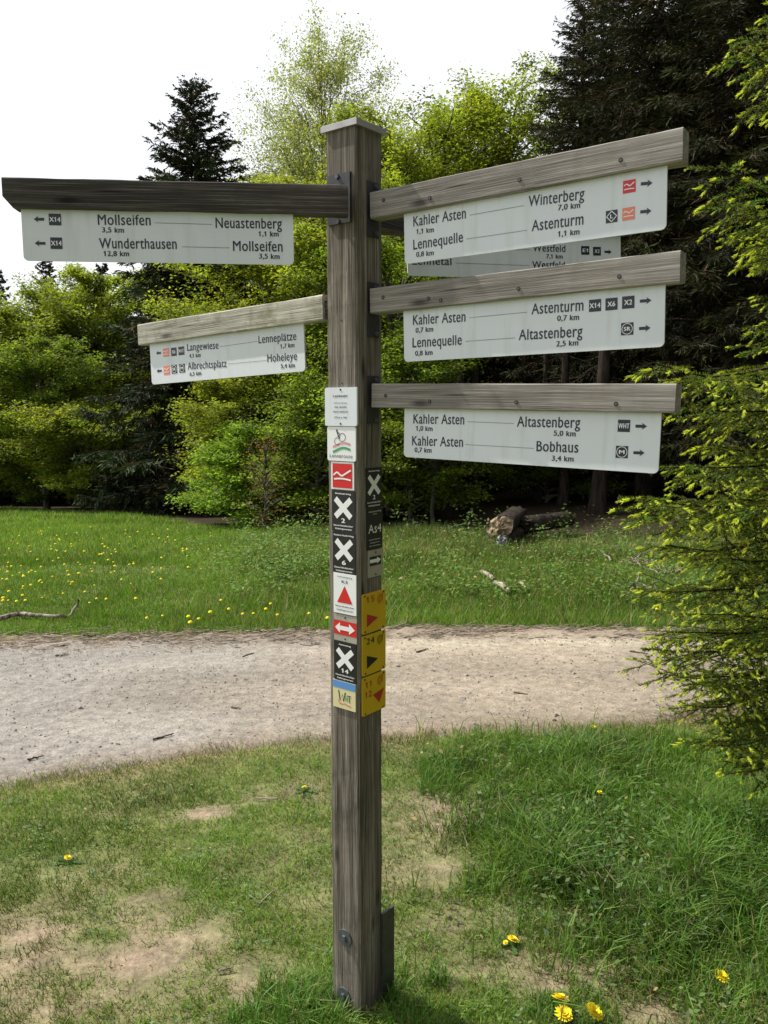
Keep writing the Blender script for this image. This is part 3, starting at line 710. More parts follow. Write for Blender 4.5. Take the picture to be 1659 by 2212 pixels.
def xplate(pl, cf, xl, xr, yt, yb, num, title, label, th=0.0022, face='l'):
    p = plate(pl, cf, xl, xr, yt, yb, M['black'], th, label)
    A, f, w, h, th = deco(p)
    text_in(A, f, title, 0.5, 0.905, min(0.86, 0.068 * len(title)), h * 0.036, th, 0, 0.03)
    xcross(A, f, 0.5, 0.575, 0.34, 0.22, w * 0.2, th, 0)
    text_in(A, f, num, 0.5, 0.215, 0.15 * len(num), h * 0.105, th, 0, 0.035)
    text_in(A, f, 'Sauerländischer', 0.5, 0.125, 0.86, h * 0.036, th, 0, 0.03)
    text_in(A, f, 'Gebirgsverein', 0.5, 0.045, 0.72, h * 0.036, th, 0, 0.03)
    link('print', A.mesh('print', [M['white']]), p[0])
# left face, top to bottom
p = plate(pL, C4, 200, 715, 193, 818, M['panel'], 0.006, 'grey-white rounded plate reading Landwehr', 0.006, ((0.5, 0.94), (0.5, 0.06)))
A, f, w, h, th = deco(p)
text_in(A, f, 'Landwehr', 0.5, 0.75, 0.46, h * 0.06, th, 0, 0.015)
text_in(A, f, 'UTM-Koordinaten', 0.5, 0.585, 0.42, h * 0.024, th, 0, 0.02); text_in(A, f, 'Ost 464201', 0.5, 0.47, 0.38, h * 0.045, th, 0, 0.01)
text_in(A, f, 'Nord 5669220', 0.5, 0.35, 0.46, h * 0.045, th, 0, 0.01); text_in(A, f, '779 m ü. NN', 0.5, 0.2, 0.40, h * 0.045, th, 0, 0.01)
link('print', A.mesh('print', [M['navy']]), p[0])
p = plate(pL, C4, 232, 690, 828, 1385, M['white'], 0.004, 'white rounded plate with cyclist over waves reading Lenneroute', 0.006)
A, f, w, h, th = deco(p)
ring(A, f(0.36, 0.57), w * 0.095, w * 0.017, th + PR, 0, 0, 330); ring(A, f(0.54, 0.69), w * 0.105, w * 0.017, th + PR, 0, -120, 200)
ribbon(A, [f(0.34, 0.88), f(0.38, 0.78), f(0.40, 0.69)], w * 0.035, th + PR, 0); ribbon(A, [f(0.36, 0.84), f(0.44, 0.80), f(0.45, 0.74), f(0.40, 0.70)], w * 0.022, th + PR, 0)
ribbon(A, [f(0.45, 0.66), f(0.44, 0.71), f(0.39, 0.74)], w * 0.02, th + PR, 0); put_poly(A, disc(*f(0.35, 0.885), w * 0.03, 10), th + PR, 0)
t_ = np.linspace(0, 1, 22); wv = lambda b, amp: np.array([f(0.2 + 0.62 * t, b + amp * -math.cos(math.pi * (0.15 + 1.5 * t)) + 0.06 * t) for t in t_])
ribbon(A, wv(0.46, 0.045), h * 0.03, th + PR, 1); ribbon(A, wv(0.42, 0.045), h * 0.018, th + PR, 1); ribbon(A, wv(0.30, 0.05), h * 0.07, th + PR, 2)
text_in(A, f, 'Lenneroute', 0.49, 0.095, 0.80, h * 0.10, th, 0, 0.0)
link('print', A.mesh('print', [M['navy'], M['rose'], M['green']]), p[0])
p = plate(pL, C4, 287, 655, 1400, 1848, M['white'], 0.0025, 'red square plate with white border and two white curved lines')
A, f, w, h, th = deco(p)
put_poly(A, [f(0.07, 0.06), f(0.93, 0.06), f(0.93, 0.94), f(0.07, 0.94)], th + PR, 0)
t_ = np.linspace(0, 1, 24)
up = np.where(t_ < 0.52, 0.56 + 0.055 * np.sin((t_) * 12.1 - 0.9), 0.505 + (t_ - 0.52) * 0.44)
ribbon(A, np.array([f(0.12 + 0.76 * t, b) for t, b in zip(t_, up)]), h * 0.062, th + 2 * PR, 1)
ribbon(A, np.array([f(0.14 + 0.74 * t, 0.37 + 0.035 * math.sin(math.pi * t) - 0.015 * t) for t in t_]), h * 0.058, th + 2 * PR, 1)
link('print', A.mesh('print', [M['red'], M['white']]), p[0])
xplate(pL, C5, 300, 668, 536, 1200, '2', 'Rothaarweg', 'black plate with white cross and number 2 on the lit face')
xplate(pL, C5, 313, 678, 1212, 1882, '6', 'Robert-Kolb-Weg', 'black plate with white cross and number 6')
p = plate(pL, C6, 275, 578, 95, 638, M['white'], 0.0032, 'white plate with red triangle reading K3')
A, f, w, h, th = deco(p)
text_in(A, f, 'Verbindungsweg', 0.5, 0.90, 0.66, h * 0.028, th, 0, 0.01); text_in(A, f, 'K3', 0.5, 0.765, 0.25, h * 0.068, th, 0, 0.02)
put_poly(A, [f(0.16, 0.27), f(0.84, 0.27), f(0.5, 0.70)], th + PR, 1)
text_in(A, f, 'Sauerländischer', 0.5, 0.165, 0.84, h * 0.034, th, 0, 0.02); text_in(A, f, 'Gebirgsverein', 0.5, 0.075, 0.72, h * 0.034, th, 0, 0.02)
link('print', A.mesh('print', [M['navy'], M['red']]), p[0])
p = plate(pL, C6, 275, 580, 655, 1015, M['alu'], 0.0014, 'bare metal plate with red band and white double arrow', 0, ((0.5, 0.90), (0.5, 0.10)))
A, f, w, h, th = deco(p)
put_poly(A, [f(0, 0.24), f(1, 0.24), f(1, 0.77), f(0, 0.77)], th + PR, 0)
put_poly(A, [f(0.06, 0.50), f(0.28, 0.30), f(0.28, 0.42), f(0.68, 0.42), f(0.68, 0.30), f(0.93, 0.50), f(0.68, 0.70), f(0.68, 0.58), f(0.28, 0.58), f(0.28, 0.70)], th + 2 * PR, 1)
link('print', A.mesh('print', [M['red'], M['white']]), p[0])
xplate(pL, C6, 280, 576, 1020, 1548, '14', 'Astenweg', 'black plate with white cross and number 14', 0.0026)
p = plate(pL, C6, 268, 570, 1552, 1918, M['cream'], 0.0035, 'cream plate with blue top band and colourful WHT letters')
A, f, w, h, th = deco(p)
put_poly(A, [f(0.0, 0.74), f(1, 0.74), f(1, 1), f(0, 1)], th + PR, 0)
ribbon(A, [f(0.26, 0.66), f(0.32, 0.28), f(0.43, 0.52), f(0.47, 0.28), f(0.56, 0.62)], w * 0.045, th + PR, 1)
ribbon(A, [f(0.58, 0.50), f(0.58, 0.30)], w * 0.03, th + PR, 2); ribbon(A, [f(0.66, 0.50), f(0.66, 0.30)], w * 0.03, th + PR, 2); ribbon(A, [f(0.56, 0.40), f(0.67, 0.40)], w * 0.03, th + PR * 1.3, 2)
ribbon(A, [f(0.64, 0.52), f(0.82, 0.52)], w * 0.03, th + PR * 1.6, 1); ribbon(A, [f(0.74, 0.52), f(0.75, 0.27)], w * 0.03, th + PR, 1)
ribbon(A, [f(0.24, 0.26), f(0.3, 0.19), f(0.42, 0.16), f(0.54, 0.2), f(0.66, 0.16), f(0.82, 0.14)], w * 0.025, th + PR, 3)
ribbon(A, [f(0.22, 0.34), f(0.25, 0.24), f(0.34, 0.15)], w * 0.02, th + PR * 1.3, 4)
link('print', A.mesh('print', [M['blue'], M['navy'], M['green'], M['red'], M['salmon']]), p[0])
# right (shaded) face
xplate(pR, C5, 832, 1085, 165, 815, '2', 'Rothaarweg', 'black plate with white cross and number 2 on the shaded face')
p = plate(pR, C5, 845, 1098, 822, 1480, M['black'], 0.0022, 'black plate reading As4')
A, f, w, h, th = deco(p)
text_in(A, f, 'Astenturm-Weg', 0.5, 0.91, 0.80, h * 0.032, th, 0, 0.0); text_in(A, f, '3 km', 0.5, 0.85, 0.25, h * 0.03, th, 0, 0.0)
text_in(A, f, 'As4', 0.5, 0.40, 0.82, h * 0.21, th, 0, 0.0)
for k, (s, ww) in enumerate((('Sauerländischer', 0.72), ('Gebirgsverein', 0.6), ('Abt. Altastenberg', 0.72))): text_in(A, f, s, 0.5, 0.225 - 0.075 * k, ww, h * 0.028, th, 0, 0.0)
link('print', A.mesh('print', [M['white']]), p[0])
p = plate(pR, C5, 868, 1110, 1490, 1925, M['alu'], 0.0016, 'bare metal plate with white arrow on a black field', 0, ((0.5, 0.9), (0.5, 0.08)))
A, f, w, h, th = deco(p)
put_poly(A, [f(0.1, 0.42), f(0.85, 0.42), f(0.85, 0.76), f(0.1, 0.76)], th + PR, 0)
put_poly(A, [f(0.1, 0.53), f(0.58, 0.53), f(0.58, 0.47), f(0.83, 0.60), f(0.58, 0.73), f(0.58, 0.66), f(0.1, 0.66)], th + 2 * PR, 1)
link('print', A.mesh('print', [M['black'], M['white']]), p[0])
def swirl(A, f, w, cx, cy, r, th, m):
    c = np.array(f(cx, cy)); a = np.linspace(0, 4.2 * math.pi, 44); rr = r * (0.18 + 0.82 * a / a[-1])
    ribbon(A, np.c_[c[0] + rr * np.cos(a - 2.2), c[1] + rr * 1.05 * np.sin(a - 2.2)], r * 0.17, th + PR, m)
    ribbon(A, [c + [r * 0.75, r * 0.55], c + [r * 0.8, r * 1.15]], r * 0.16, th + PR * 1.3, m)
for (yt, yb, txt, tri, colr, lab) in ((340, 870, ['15'], 'r', 'dred', 'yellow plate with number 15 and dark red triangle'), (895, 1425, ['24'], 'r', 'black', 'yellow plate with number 24 and black triangle'),
                                  (1450, 1960, ['11', '12'], 'l', 'dred', 'yellow plate with numbers 11 and 12')):
    p = plate(pR, C6, 640, 953, yt, yb, M['yellow'], 0.0035, lab, 0.005, ((0.1, 0.95), (0.9, 0.95), (0.12, 0.05), (0.88, 0.05)))
    A, f, w, h, th = deco(p)
    if len(txt) == 1: text_in(A, f, txt[0], 0.33, 0.77, 0.34, h * 0.15, th, 0, 0.01)
    else:
        text_in(A, f, txt[0], 0.25, 0.72, 0.25, h * 0.15, th, 0, 0.01); text_in(A, f, txt[1], 0.25, 0.46, 0.28, h * 0.15, th, 0, 0.01)
    swirl(A, f, w, 0.76, 0.80, w * 0.13, th, 0)
    if tri == 'r': put_poly(A, [f(0.18, 0.16), f(0.66, 0.33), f(0.18, 0.49)], th + PR, 0)
    else: put_poly(A, [f(0.44, 0.47), f(0.72, 0.20), f(0.92, 0.54)], th + PR, 0)
    link('print', A.mesh('print', [M[colr] if colr != 'dred' else M['dred']]), p[0])
# small nail and check in the post above the plates, bolts with washers near the ground
for (u, v) in ((738, 692), (739, 828)):
    q = pL.px(u, v); V, F3 = slab(disc(q[0], q[1], 0.0022, 8), -0.001, 0.001); link('nail', mesh('nail', V, F3, [M['screw']]), pobj, PM.inverted() @ pL.mat)
for (u, v) in ((746, 2025), (744, 2150)):
    q = pL.px(u, v); A = Acc()
    V, F3 = slab(disc(q[0], q[1], 0.0245, 22), -0.004, 0.001)
    wsh = link('washer', mesh('washer', V, F3, [M['zinc']]), post, pL.mat)
    V, F3 = slab(disc(q[0], q[1], 0.0095, 6), -0.011, -0.0038); link('bolt_head', mesh('bolt_head', V, F3, [M['zinc']]), wsh)
# steel ground anchor behind the right face
zt = P(835, 1962, 2.26)[2] - base_z
A_ = pR
V, F3 = slab(np.array([[S * 0.86, -0.1], [S + 0.040, -0.1], [S + 0.040, zt + 0.0], [S * 0.86, zt - 0.0]]), -0.012, -0.004)
link('ground_anchor', mesh('ground_anchor', V, F3, [M['steel']]), post, pR.mat)

# ------------------------------------------------------------------ trees
def leaves_at(c, size, rg, up=0.6, cl=None, aspect=0.62, tri=False):
    """diamond leaves at centres c (n,3)"""
    n = len(c)
    nrm = rg.standard_normal((n, 3)); nrm[:, 2] = np.abs(nrm[:, 2]) + up * 2; nrm /= np.linalg.norm(nrm, axis=1, keepdims=True)
    d = rg.standard_normal((n, 3)); d -= nrm * (d * nrm).sum(1, keepdims=True); d /= np.linalg.norm(d, axis=1, keepdims=True)
    e = np.cross(nrm, d)
    s = size * rg.uniform(0.6, 1.25, n)[:, None]
    if tri:
        V = np.stack([c - d * s + e * s * aspect * 0.7, c + d * s, c - d * s * 0.5 - e * s * aspect], 1).reshape(-1, 3)
        return V, np.arange(3 * n).reshape(n, 3)
    V = np.stack([c - d * s, c + e * s * aspect, c + d * s, c - e * s * aspect], 1).reshape(-1, 3)
    Q = np.arange(4 * n).reshape(n, 4)
    return V, Q
def deciduous(seed, Ht, R, n_limb, n_leaf, leaf, colr, colvar=0.25, low=0.18, shape='oval', flat=0.45, droop=0.0, upang=(10, 55), trunk_r=0.16, leaf_up=0.7, sub=11, multi=1, lean=(0, 0), yellow=0.0, lr=1.0):
    rg = np.random.default_rng(seed)
    K = 8
    T = np.zeros((multi, K, 3)); t = np.linspace(0, 1, K)
    for m in range(multi):
        a = rg.uniform(0, 6.28); sp = 0 if m == 0 else R * 0.35
        T[m, :, 0] = np.cos(a) * sp * t ** 0.8 + 0.06 * R * np.cumsum(rg.standard_normal(K)) * 0.4 + lean[0] * t; T[m, :, 1] = np.sin(a) * sp * t ** 0.8 + lean[1] * t
        T[m, :, 2] = t * Ht * (0.97 if m == 0 else rg.uniform(0.8, 0.93))
    TR = trunk_r * (1 - t * 0.93)[None] * np.ones((multi, 1))
    env = {'oval': lambda h: np.clip(np.sin(np.pi * np.clip((h - low) / (1 - low), 0, 1) ** 0.75), 0.06, 1) ** 0.6,
           'dome': lambda h: np.clip(1 - ((h - 0.35) / 0.68) ** 2, 0.05, 1) ** 0.6,
           'narrow': lambda h: np.clip(np.sin(np.pi * np.clip((h - low) / (1 - low), 0, 1) ** 0.6), 0.08, 1) ** 0.9,
           'bush': lambda h: np.clip(1 - h ** 2.2, 0.1, 1) ** 0.5}[shape]
    # limbs
    h0 = low + (0.93 - low) * (np.arange(n_limb) + rg.random(n_limb)) / n_limb
    mt = rg.integers(0, multi, n_limb)
    st = np.stack([np.array([np.interp(h0[i], t, T[mt[i], :, k]) for k in range(3)]) for i in range(n_limb)])
    st[:, 2] = np.minimum(st[:, 2], h0 * Ht)
    az = np.arange(n_limb) * 2.4 + rg.uniform(-0.5, 0.5, n_limb)
    el = np.radians(upang[0] + (upang[1] - upang[0]) * h0 + rg.uniform(-9, 9, n_limb))
    ln = R * env(h0) * rg.uniform(0.7, 1.12, n_limb)
    K2 = 7; s = np.linspace(0, 1, K2)
    LP = np.zeros((n_limb, K2, 3))
    hor = np.stack([np.cos(az), np.sin(az)], -1)
    LP[:, :, :2] = st[:, None, :2] + hor[:, None] * (ln[:, None] * s)[..., None]
    LP[:, :, 2] = st[:, 2:3] + (ln * np.tan(el))[:, None] * (s ** (0.9)) * (1 - 0.35 * s) - droop * ln[:, None] * s ** 2
    LP[:, :, 2] = np.minimum(LP[:, :, 2], Ht * 1.02)
    LP[:, 1:] += rg.standard_normal((n_limb, K2 - 1, 3)) * 0.05 * ln[:, None, None]
    LR = lr * (0.010 + 0.018 * ln)[:, None] * (1.05 - s)[None]
    # sub-branches
    ns = n_limb * sub; li = np.repeat(np.arange(n_limb), sub); f = rg.uniform(0.25, 1.0, ns)
    fi = f * (K2 - 1); i0 = np.minimum(fi.astype(int), K2 - 2); w = (fi - i0)[:, None]
    sp = LP[li, i0] * (1 - w) + LP[li, i0 + 1] * w
    a2 = az[li] + rg.choice([-1, 1], ns) * rg.uniform(0.3, 1.25, ns)
    l2 = ln[li] * rg.uniform(0.22, 0.5, ns) * (1.15 - 0.5 * f)
    e2 = el[li] * 0.6 + rg.uniform(-0.25, 0.45, ns) - droop * 0.6
    K3 = 4; q = np.linspace(0, 1, K3)
    d2 = np.stack([np.cos(a2) * np.cos(e2), np.sin(a2) * np.cos(e2), np.sin(e2)], -1)
    SP = sp[:, None] + d2[:, None] * (l2[:, None] * q)[..., None]
    SP[:, :, 2] -= droop * l2[:, None] * q ** 2 * 0.8
    SP[:, 1:] += rg.standard_normal((ns, K3 - 1, 3)) * 0.07 * l2[:, None, None]
    SR = lr * (0.004 + 0.006 * l2)[:, None] * (1.1 - q)[None]
    A = Acc()
    A.add(*tubes(T, TR, 8)); A.add(*tubes(LP, LR, 5)); A.add(*tubes(SP, SR, 3))
    wood_me = (np.vstack(A.V), A.F)
    # leaves around sub branches in flat sprays
    n_leaf = int(n_leaf * 1.75); leaf = leaf * 0.86
    k = rg.choice(ns, n_leaf, p=(l2 + 0.1) / (l2 + 0.1).sum()); q = rg.random(n_leaf) ** 0.7 * 1.1
    c = sp[k] + d2[k] * (l2[k] * q)[:, None]; c[:, 2] -= droop * l2[k] * q ** 2 * 0.8
    sd = 0.08 + 0.14 * l2[k]
    j = rg.standard_normal((n_leaf, 3)) * sd[:, None]; j[:, 2] *= flat
    if droop > 0: j[:, 2] -= np.abs(rg.standard_normal(n_leaf)) * droop * 0.5
    c += j
    V, Q = leaves_at(c, leaf, rg, leaf_up, aspect=0.75, tri=True)
    col = np.array(colr)
    br = (1 + colvar * (rg.random(ns) - 0.5) * 2)[k] * rg.uniform(0.75, 1.25, n_leaf)
    hue = rg.standard_normal(ns)[k] * 0.06 + yellow * (rg.random(n_leaf) - 0.3)
    cc = col[None] * br[:, None] * np.stack([1 + hue, np.ones(n_leaf), 1 - hue], -1)
    return wood_me, (V, Q, np.repeat(np.clip(cc, 0.003, 0.9), 3, 0))
def put_tree(name, cat, label, loc, rz, wood_me, leaf_me, bark, leafm, group=None, crown='crown', trunk='trunk', scale=1.0):
    e = empty(name, loc, label, cat, group); e.rotation_euler = (0, 0, rz); e.scale = (scale,) * 3
    if isinstance(wood_me, bpy.types.Mesh): wm, lm = wood_me, leaf_me
    else:
        wm = mesh(trunk, wood_me[0], wood_me[1], [bark], None, True); lm = mesh(crown, leaf_me[0], [leaf_me[1]], [leafm], leaf_me[2])
    link(trunk, wm, e); link(crown, lm, e)
    return e, wm, lm
def spruce(seed, Ht, R, n_br, twigs, tw_len=0.26, tw_w=0.03, low=0.05, dark=(0.022, 0.034, 0.014), brown=0.25, droop=0.35, power=0.85, bare=0.0, hang=0.8):
    rg = np.random.default_rng(seed)
    K = 8; t = np.linspace(0, 1, K); T = np.zeros((1, K, 3)); T[0, :, 2] = t * Ht; T[0, 1:, :2] += rg.standard_normal((K - 1, 2)) * 0.03
    TR = (0.012 * Ht + 0.03) * (1.03 - t)[None]
    h = low + (0.995 - low) * ((np.arange(n_br) + rg.random(n_br)) / n_br) ** 0.9
    az = np.arange(n_br) * 2.39996 + rg.uniform(-.4, .4, n_br)
    ln = R * np.clip((1 - h) / (1 - low), 0, 1) ** power * rg.uniform(0.62, 1.12, n_br) + 0.12
    el0 = np.radians(-8 + 48 * np.clip((h - 0.45) / 0.55, 0, 1) ** 1.3 + rg.uniform(-8, 8, n_br))
    K2 = 7; s = np.linspace(0, 1, K2)
    BP = np.zeros((n_br, K2, 3)); hor = np.stack([np.cos(az), np.sin(az)], -1)
    BP[:, :, :2] = (hor[:, None] * (ln[:, None] * s)[..., None])
    dr = droop * (1 - h * 0.75)
    BP[:, :, 2] = h[:, None] * Ht + ln[:, None] * (np.tan(el0)[:, None] * s - dr[:, None] * 1.5 * s * (1 - 0.62 * s))
    BP[:, 1:] += rg.standard_normal((n_br, K2 - 1, 3)) * 0.03 * ln[:, None, None]
    BR = (0.006 + 0.012 * ln)[:, None] * (1.08 - s)[None]
    A = Acc(); A.add(*tubes(T, TR, 8)); A.add(*tubes(BP, BR, 4))
    # side twigs
    nt_ = np.maximum(10, (twigs * ln / R).astype(int)); n = nt_.sum(); bi = np.repeat(np.arange(n_br), nt_)
    f = bare + (1 - bare) * rg.random(n) ** 0.8; fi = f * (K2 - 1); i0 = np.minimum(fi.astype(int), K2 - 2); w = (fi - i0)[:, None]
    p = BP[bi, i0] * (1 - w) + BP[bi, i0 + 1] * w
    side = rg.choice([-1, 1], n); a2 = az[bi] + side * rg.uniform(0.35, 1.2, n)
    L2 = tw_len * rg.uniform(0.5, 1.5, n) * (1.3 - 0.75 * f) * np.clip(ln[bi] / (0.5 * R), 0.4, 1.25)
    e2 = -rg.uniform(0.0, hang, n) * (1 - 0.7 * h[bi]) + 0.25 * h[bi]
    d = np.stack([np.cos(a2) * np.cos(e2), np.sin(a2) * np.cos(e2), np.sin(e2)], -1)
    # each twig -> several sprigs (thin triangles)
    m = 5; pk = np.repeat(p, m, 0); dk = np.repeat(d, m, 0); Lk = np.repeat(L2, m); N = n * m
    g = np.tile(np.array([0.0, 0.25, 0.45, 0.65, 0.15]), n)
    o = pk + dk * (Lk * g)[:, None]
    dd = dk + rg.standard_normal((N, 3)) * 0.42 * (g > 0)[:, None]; dd[:, 2] -= 0.25 * hang * (g > 0) * rg.random(N)
    dd /= np.linalg.norm(dd, axis=1, keepdims=True)
    Ls = Lk * np.where(g == 0, 1.0, rg.uniform(0.35, 0.7, N))
    sdv = np.cross(dd, rg.standard_normal((N, 3))); sdv /= np.linalg.norm(sdv, axis=1, keepdims=True)
    wd_ = tw_w * rg.uniform(0.6, 1.3, N)
    V = np.stack([o - sdv * wd_[:, None] * 0.5, o + dd * (Ls * 0.55)[:, None] + sdv * wd_[:, None] * 0.75, o + dd * Ls[:, None]], 1).reshape(-1, 3)
    Tt = np.arange(3 * N).reshape(N, 3)
    br = (rg.uniform(0.6, 1.5, n_br)[bi]); br = np.repeat(br, m) * rg.uniform(0.6, 1.4, N)
    c = np.array(dark)[None] * br[:, None]
    isb = np.repeat((rg.random(n) < brown * (1.1 - f)), m)
    c[isb] = np.array([0.055, 0.036, 0.018]) * br[isb, None]
    tip = np.repeat(f > 0.8, m) & (g >= 0.45); c[tip] *= np.array([1.5, 1.6, 1.2])
    return (np.vstack(A.V), A.F), (V, Tt, np.repeat(c, 3, 0))

def ground_at(u, y):
    x = (u - W_ / 2) / F_ * (y * CT + 0.2); return np.array([x, y, float(gz(x, y)) - 0.05])
def tree_h(u, vtop, y):
    b = ground_at(u, y); return b, P(u, vtop, y)[2] - b[2]

YG = (0.178, 0.215, 0.022); G1 = (0.135, 0.185, 0.020); G2 = (0.165, 0.26, 0.025); BI = (0.24, 0.265, 0.075)
# --- left group
b, h = tree_h(-10, 690, 29); w_, l_ = deciduous(101, h, 3.0, 74, 46000, 0.072, YG, 0.45, low=0.12, flat=0.4, trunk_r=0.16)
put_tree('beech_tree', 'tree', 'dark green leafy beech at the far left edge of the meadow', b, 0.3, w_, l_, M['bark'], M['leaf'])
b, h = tree_h(215, 600, 31); w_, l_ = deciduous(102, h, 3.4, 110, 80000, 0.072, YG, 0.4, low=0.05, flat=0.6, trunk_r=0.18, multi=2)
put_tree('beech_tree', 'tree', 'broad light green beech left of the tall spruce behind the meadow', b, 1.0, w_, l_, M['bark'], M['leaf'])
b, h = tree_h(95, 760, 27); w_, l_ = deciduous(103, h, 2.4, 50, 30000, 0.058, G1, 0.5, low=0.07, flat=0.38, trunk_r=0.12)
put_tree('beech_tree', 'tree', 'lower leafy beech with spreading branches over the left meadow edge', b, 2.0, w_, l_, M['bark'], M['leaf'])
b, h = tree_h(205, 900, 25.5); w_, l_ = deciduous(104, h, 2.3, 44, 26000, 0.055, YG, 0.4, low=0.12, flat=0.33, trunk_r=0.1)
put_tree('beech_tree', 'tree', 'small yellow-green beech low in front of the tall spruce at the meadow edge', b, 0.6, w_, l_, M['bark'], M['leaf'])
# tall spruce left of the post
b, h = tree_h(440, 175, 24)
w_, l_ = spruce(201, h, 3.7, 360, 150, 0.42, 0.040, 0.01, brown=0.4, power=0.7, hang=1.1)
put_tree('spruce_tree', 'tree', 'tall dark spruce rising above the left arms of the signpost', b, 0.4, w_, l_, M['bark_sp'], M['needle'])
b, h = tree_h(372, 560, 32.5)
w_, l_ = spruce(202, h, 3.4, 270, 120, 0.50, 0.050, 0.01, brown=0.6, power=0.55, hang=1.2)
_, sw1, sl1 = put_tree('spruce_tree', 'tree', 'dark drooping spruce beside the light green beech at the meadow edge', b, 0.9, w_, l_, M['bark_sp'], M['needle'])
# far spruces
w_, l_ = spruce(203, 12, 3.0, 190, 60, 0.5, 0.10, 0.05, brown=0.2, power=0.8)
first = None
for (u, v, y, s, lab) in ((118, 563, 46, 0.62, 'distant narrow spruce tip standing alone above the light green beech'), (12, 585, 46, 0.6, 'distant spruce top at the far left edge of the picture'), (235, 573, 44, 0.6, 'distant spruce tip peeping out beneath the left sign panel'), (-70, 560, 44, 0.8, None)):
    b, h = tree_h(u, v, y)
    sc = h / 12
    if first is None: _, fw, fl_ = put_tree('spruce_tree', 'tree', lab, b, 0.2, w_, l_, M['bark_sp'], M['needle'], scale=sc); first = 1
    elif lab: put_tree('spruce_tree', 'tree', lab, b, u * 0.1, fw, fl_, None, None, scale=sc)
# --- centre: yellow-green beech, birch, beeches behind the right arms
b, h = tree_h(640, 400, 18.5); w_, l_ = deciduous(105, h, 2.6, 96, 78000, 0.050, YG, 0.45, low=0.06, shape='dome', flat=0.36, trunk_r=0.15, multi=2, yellow=0.2)
put_tree('beech_tree', 'tree', 'yellow-green beech directly behind the post between the left arms', b, 0.3, w_, l_, M['bark'], M['leaf'])
b, h = tree_h(535, 770, 16.8); w_, l_ = deciduous(106, h, 1.3, 46, 24000, 0.040, YG, 0.4, low=0.05, shape='bush', flat=0.34, trunk_r=0.06, yellow=0.25)
put_tree('young_beech', 'tree', 'young yellow-green beech at the meadow edge below the pale left arm', b, 0.3, w_, l_, M['bark'], M['leaf'])
b, h = tree_h(545, 940, 15.2); w_, l_ = deciduous(107, h, 1.15, 34, 13000, 0.042, G2, 0.3, low=0.05, shape='bush', flat=0.34, trunk_r=0.04)
put_tree('green_bush', 'bush', 'bright fresh green bush at the foot of the yellow-green beech', b, 0.3, w_, l_, M['bark'], M['leaf'])
b, h = tree_h(700, 70, 25); w_, l_ = deciduous(108, h, 2.5, 130, 44000, 0.042, BI, 0.25, low=0.3, shape='narrow', flat=1.3, droop=0.12, upang=(52, 74), trunk_r=0.075, leaf_up=0.1, sub=16, multi=3, lr=0.5)
put_tree('birch_tree', 'tree', 'tall airy birch with sparse young leaves above the post cap', b, 0.9, w_, l_, M['bark_bi'], M['leaf'])
b, h = tree_h(590, 330, 27); w_, l_ = deciduous(109, h, 2.2, 80, 22000, 0.048, BI, 0.3, low=0.2, shape='narrow', flat=1.1, droop=0.08, upang=(35, 65), trunk_r=0.07, lr=0.5, leaf_up=0.2, sub=12, multi=2)
put_tree('birch_tree', 'tree', 'smaller sparse birch between the tall spruce and the post', b, 1.9, w_, l_, M['bark_bi'], M['leaf'])
b, h = tree_h(935, 235, 21); w_, l_ = deciduous(110, h, 2.5, 120, 72000, 0.056, YG, 0.45, low=0.12, shape='dome', flat=0.9, upang=(20, 64), trunk_r=0.13, multi=3)
put_tree('beech_tree', 'tree', 'light green beech right of the post rising above the top right arm', b, 0.9, w_, l_, M['bark'], M['leaf'])
b, h = tree_h(1095, 190, 22.5); w_, l_ = deciduous(111, h, 2.5, 110, 58000, 0.056, YG, 0.45, low=0.12, shape='dome', flat=0.9, upang=(20, 64), trunk_r=0.13, multi=3)
put_tree('beech_tree', 'tree', 'light green beech crown next to the dark spruces behind the top right arm', b, 2.2, w_, l_, M['bark'], M['leaf'])
b, h = tree_h(840, 560, 15.5); w_, l_ = deciduous(112, h, 2.0, 60, 30000, 0.042, G1, 0.5, low=0.14, shape='dome', flat=0.36, trunk_r=0.10)
put_tree('beech_tree', 'tree', 'shaded green beech just right of the post between the right arms', b, 0.1, w_, l_, M['bark'], M['leaf'])
b, h = tree_h(690, 850, 14.3); w_, l_ = deciduous(113, h, 1.3, 36, 13000, 0.040, G1, 0.5, low=0.1, shape='bush', flat=0.34, trunk_r=0.05)
put_tree('young_beech', 'tree', 'shaded young beech half hidden behind the post plates', b, 0.1, w_, l_, M['bark'], M['leaf'])
b, h = tree_h(895, 800, 14.0); w_, l_ = deciduous(115, h, 1.35, 40, 15000, 0.038, G1, 0.45, low=0.04, shape='bush', flat=0.34, trunk_r=0.05)
put_tree('young_beech', 'tree', 'bushy green young beech just right of the post under the lowest arm', b, 0.5, w_, l_, M['bark'], M['leaf'])
b, h = tree_h(1180, 930, 15.5); w_, l_ = deciduous(116, h, 1.2, 34, 9000, 0.038, G1, 0.45, low=0.06, shape='bush', flat=0.34, trunk_r=0.04)
put_tree('young_beech', 'tree', 'green young beech in the forest shade above and right of the log', b, 0.5, w_, l_, M['bark'], M['leaf'])
b, h = tree_h(935, 900, 13.2); w_, l_ = deciduous(114, h, 0.9, 26, 6500, 0.038, G1, 0.4, low=0.3, shape='oval', flat=0.34, trunk_r=0.04)
put_tree('young_beech', 'tree', 'slender sapling with green leaves under the lowest right panel', b, 0.1, w_, l_, M['bark'], M['leaf'])

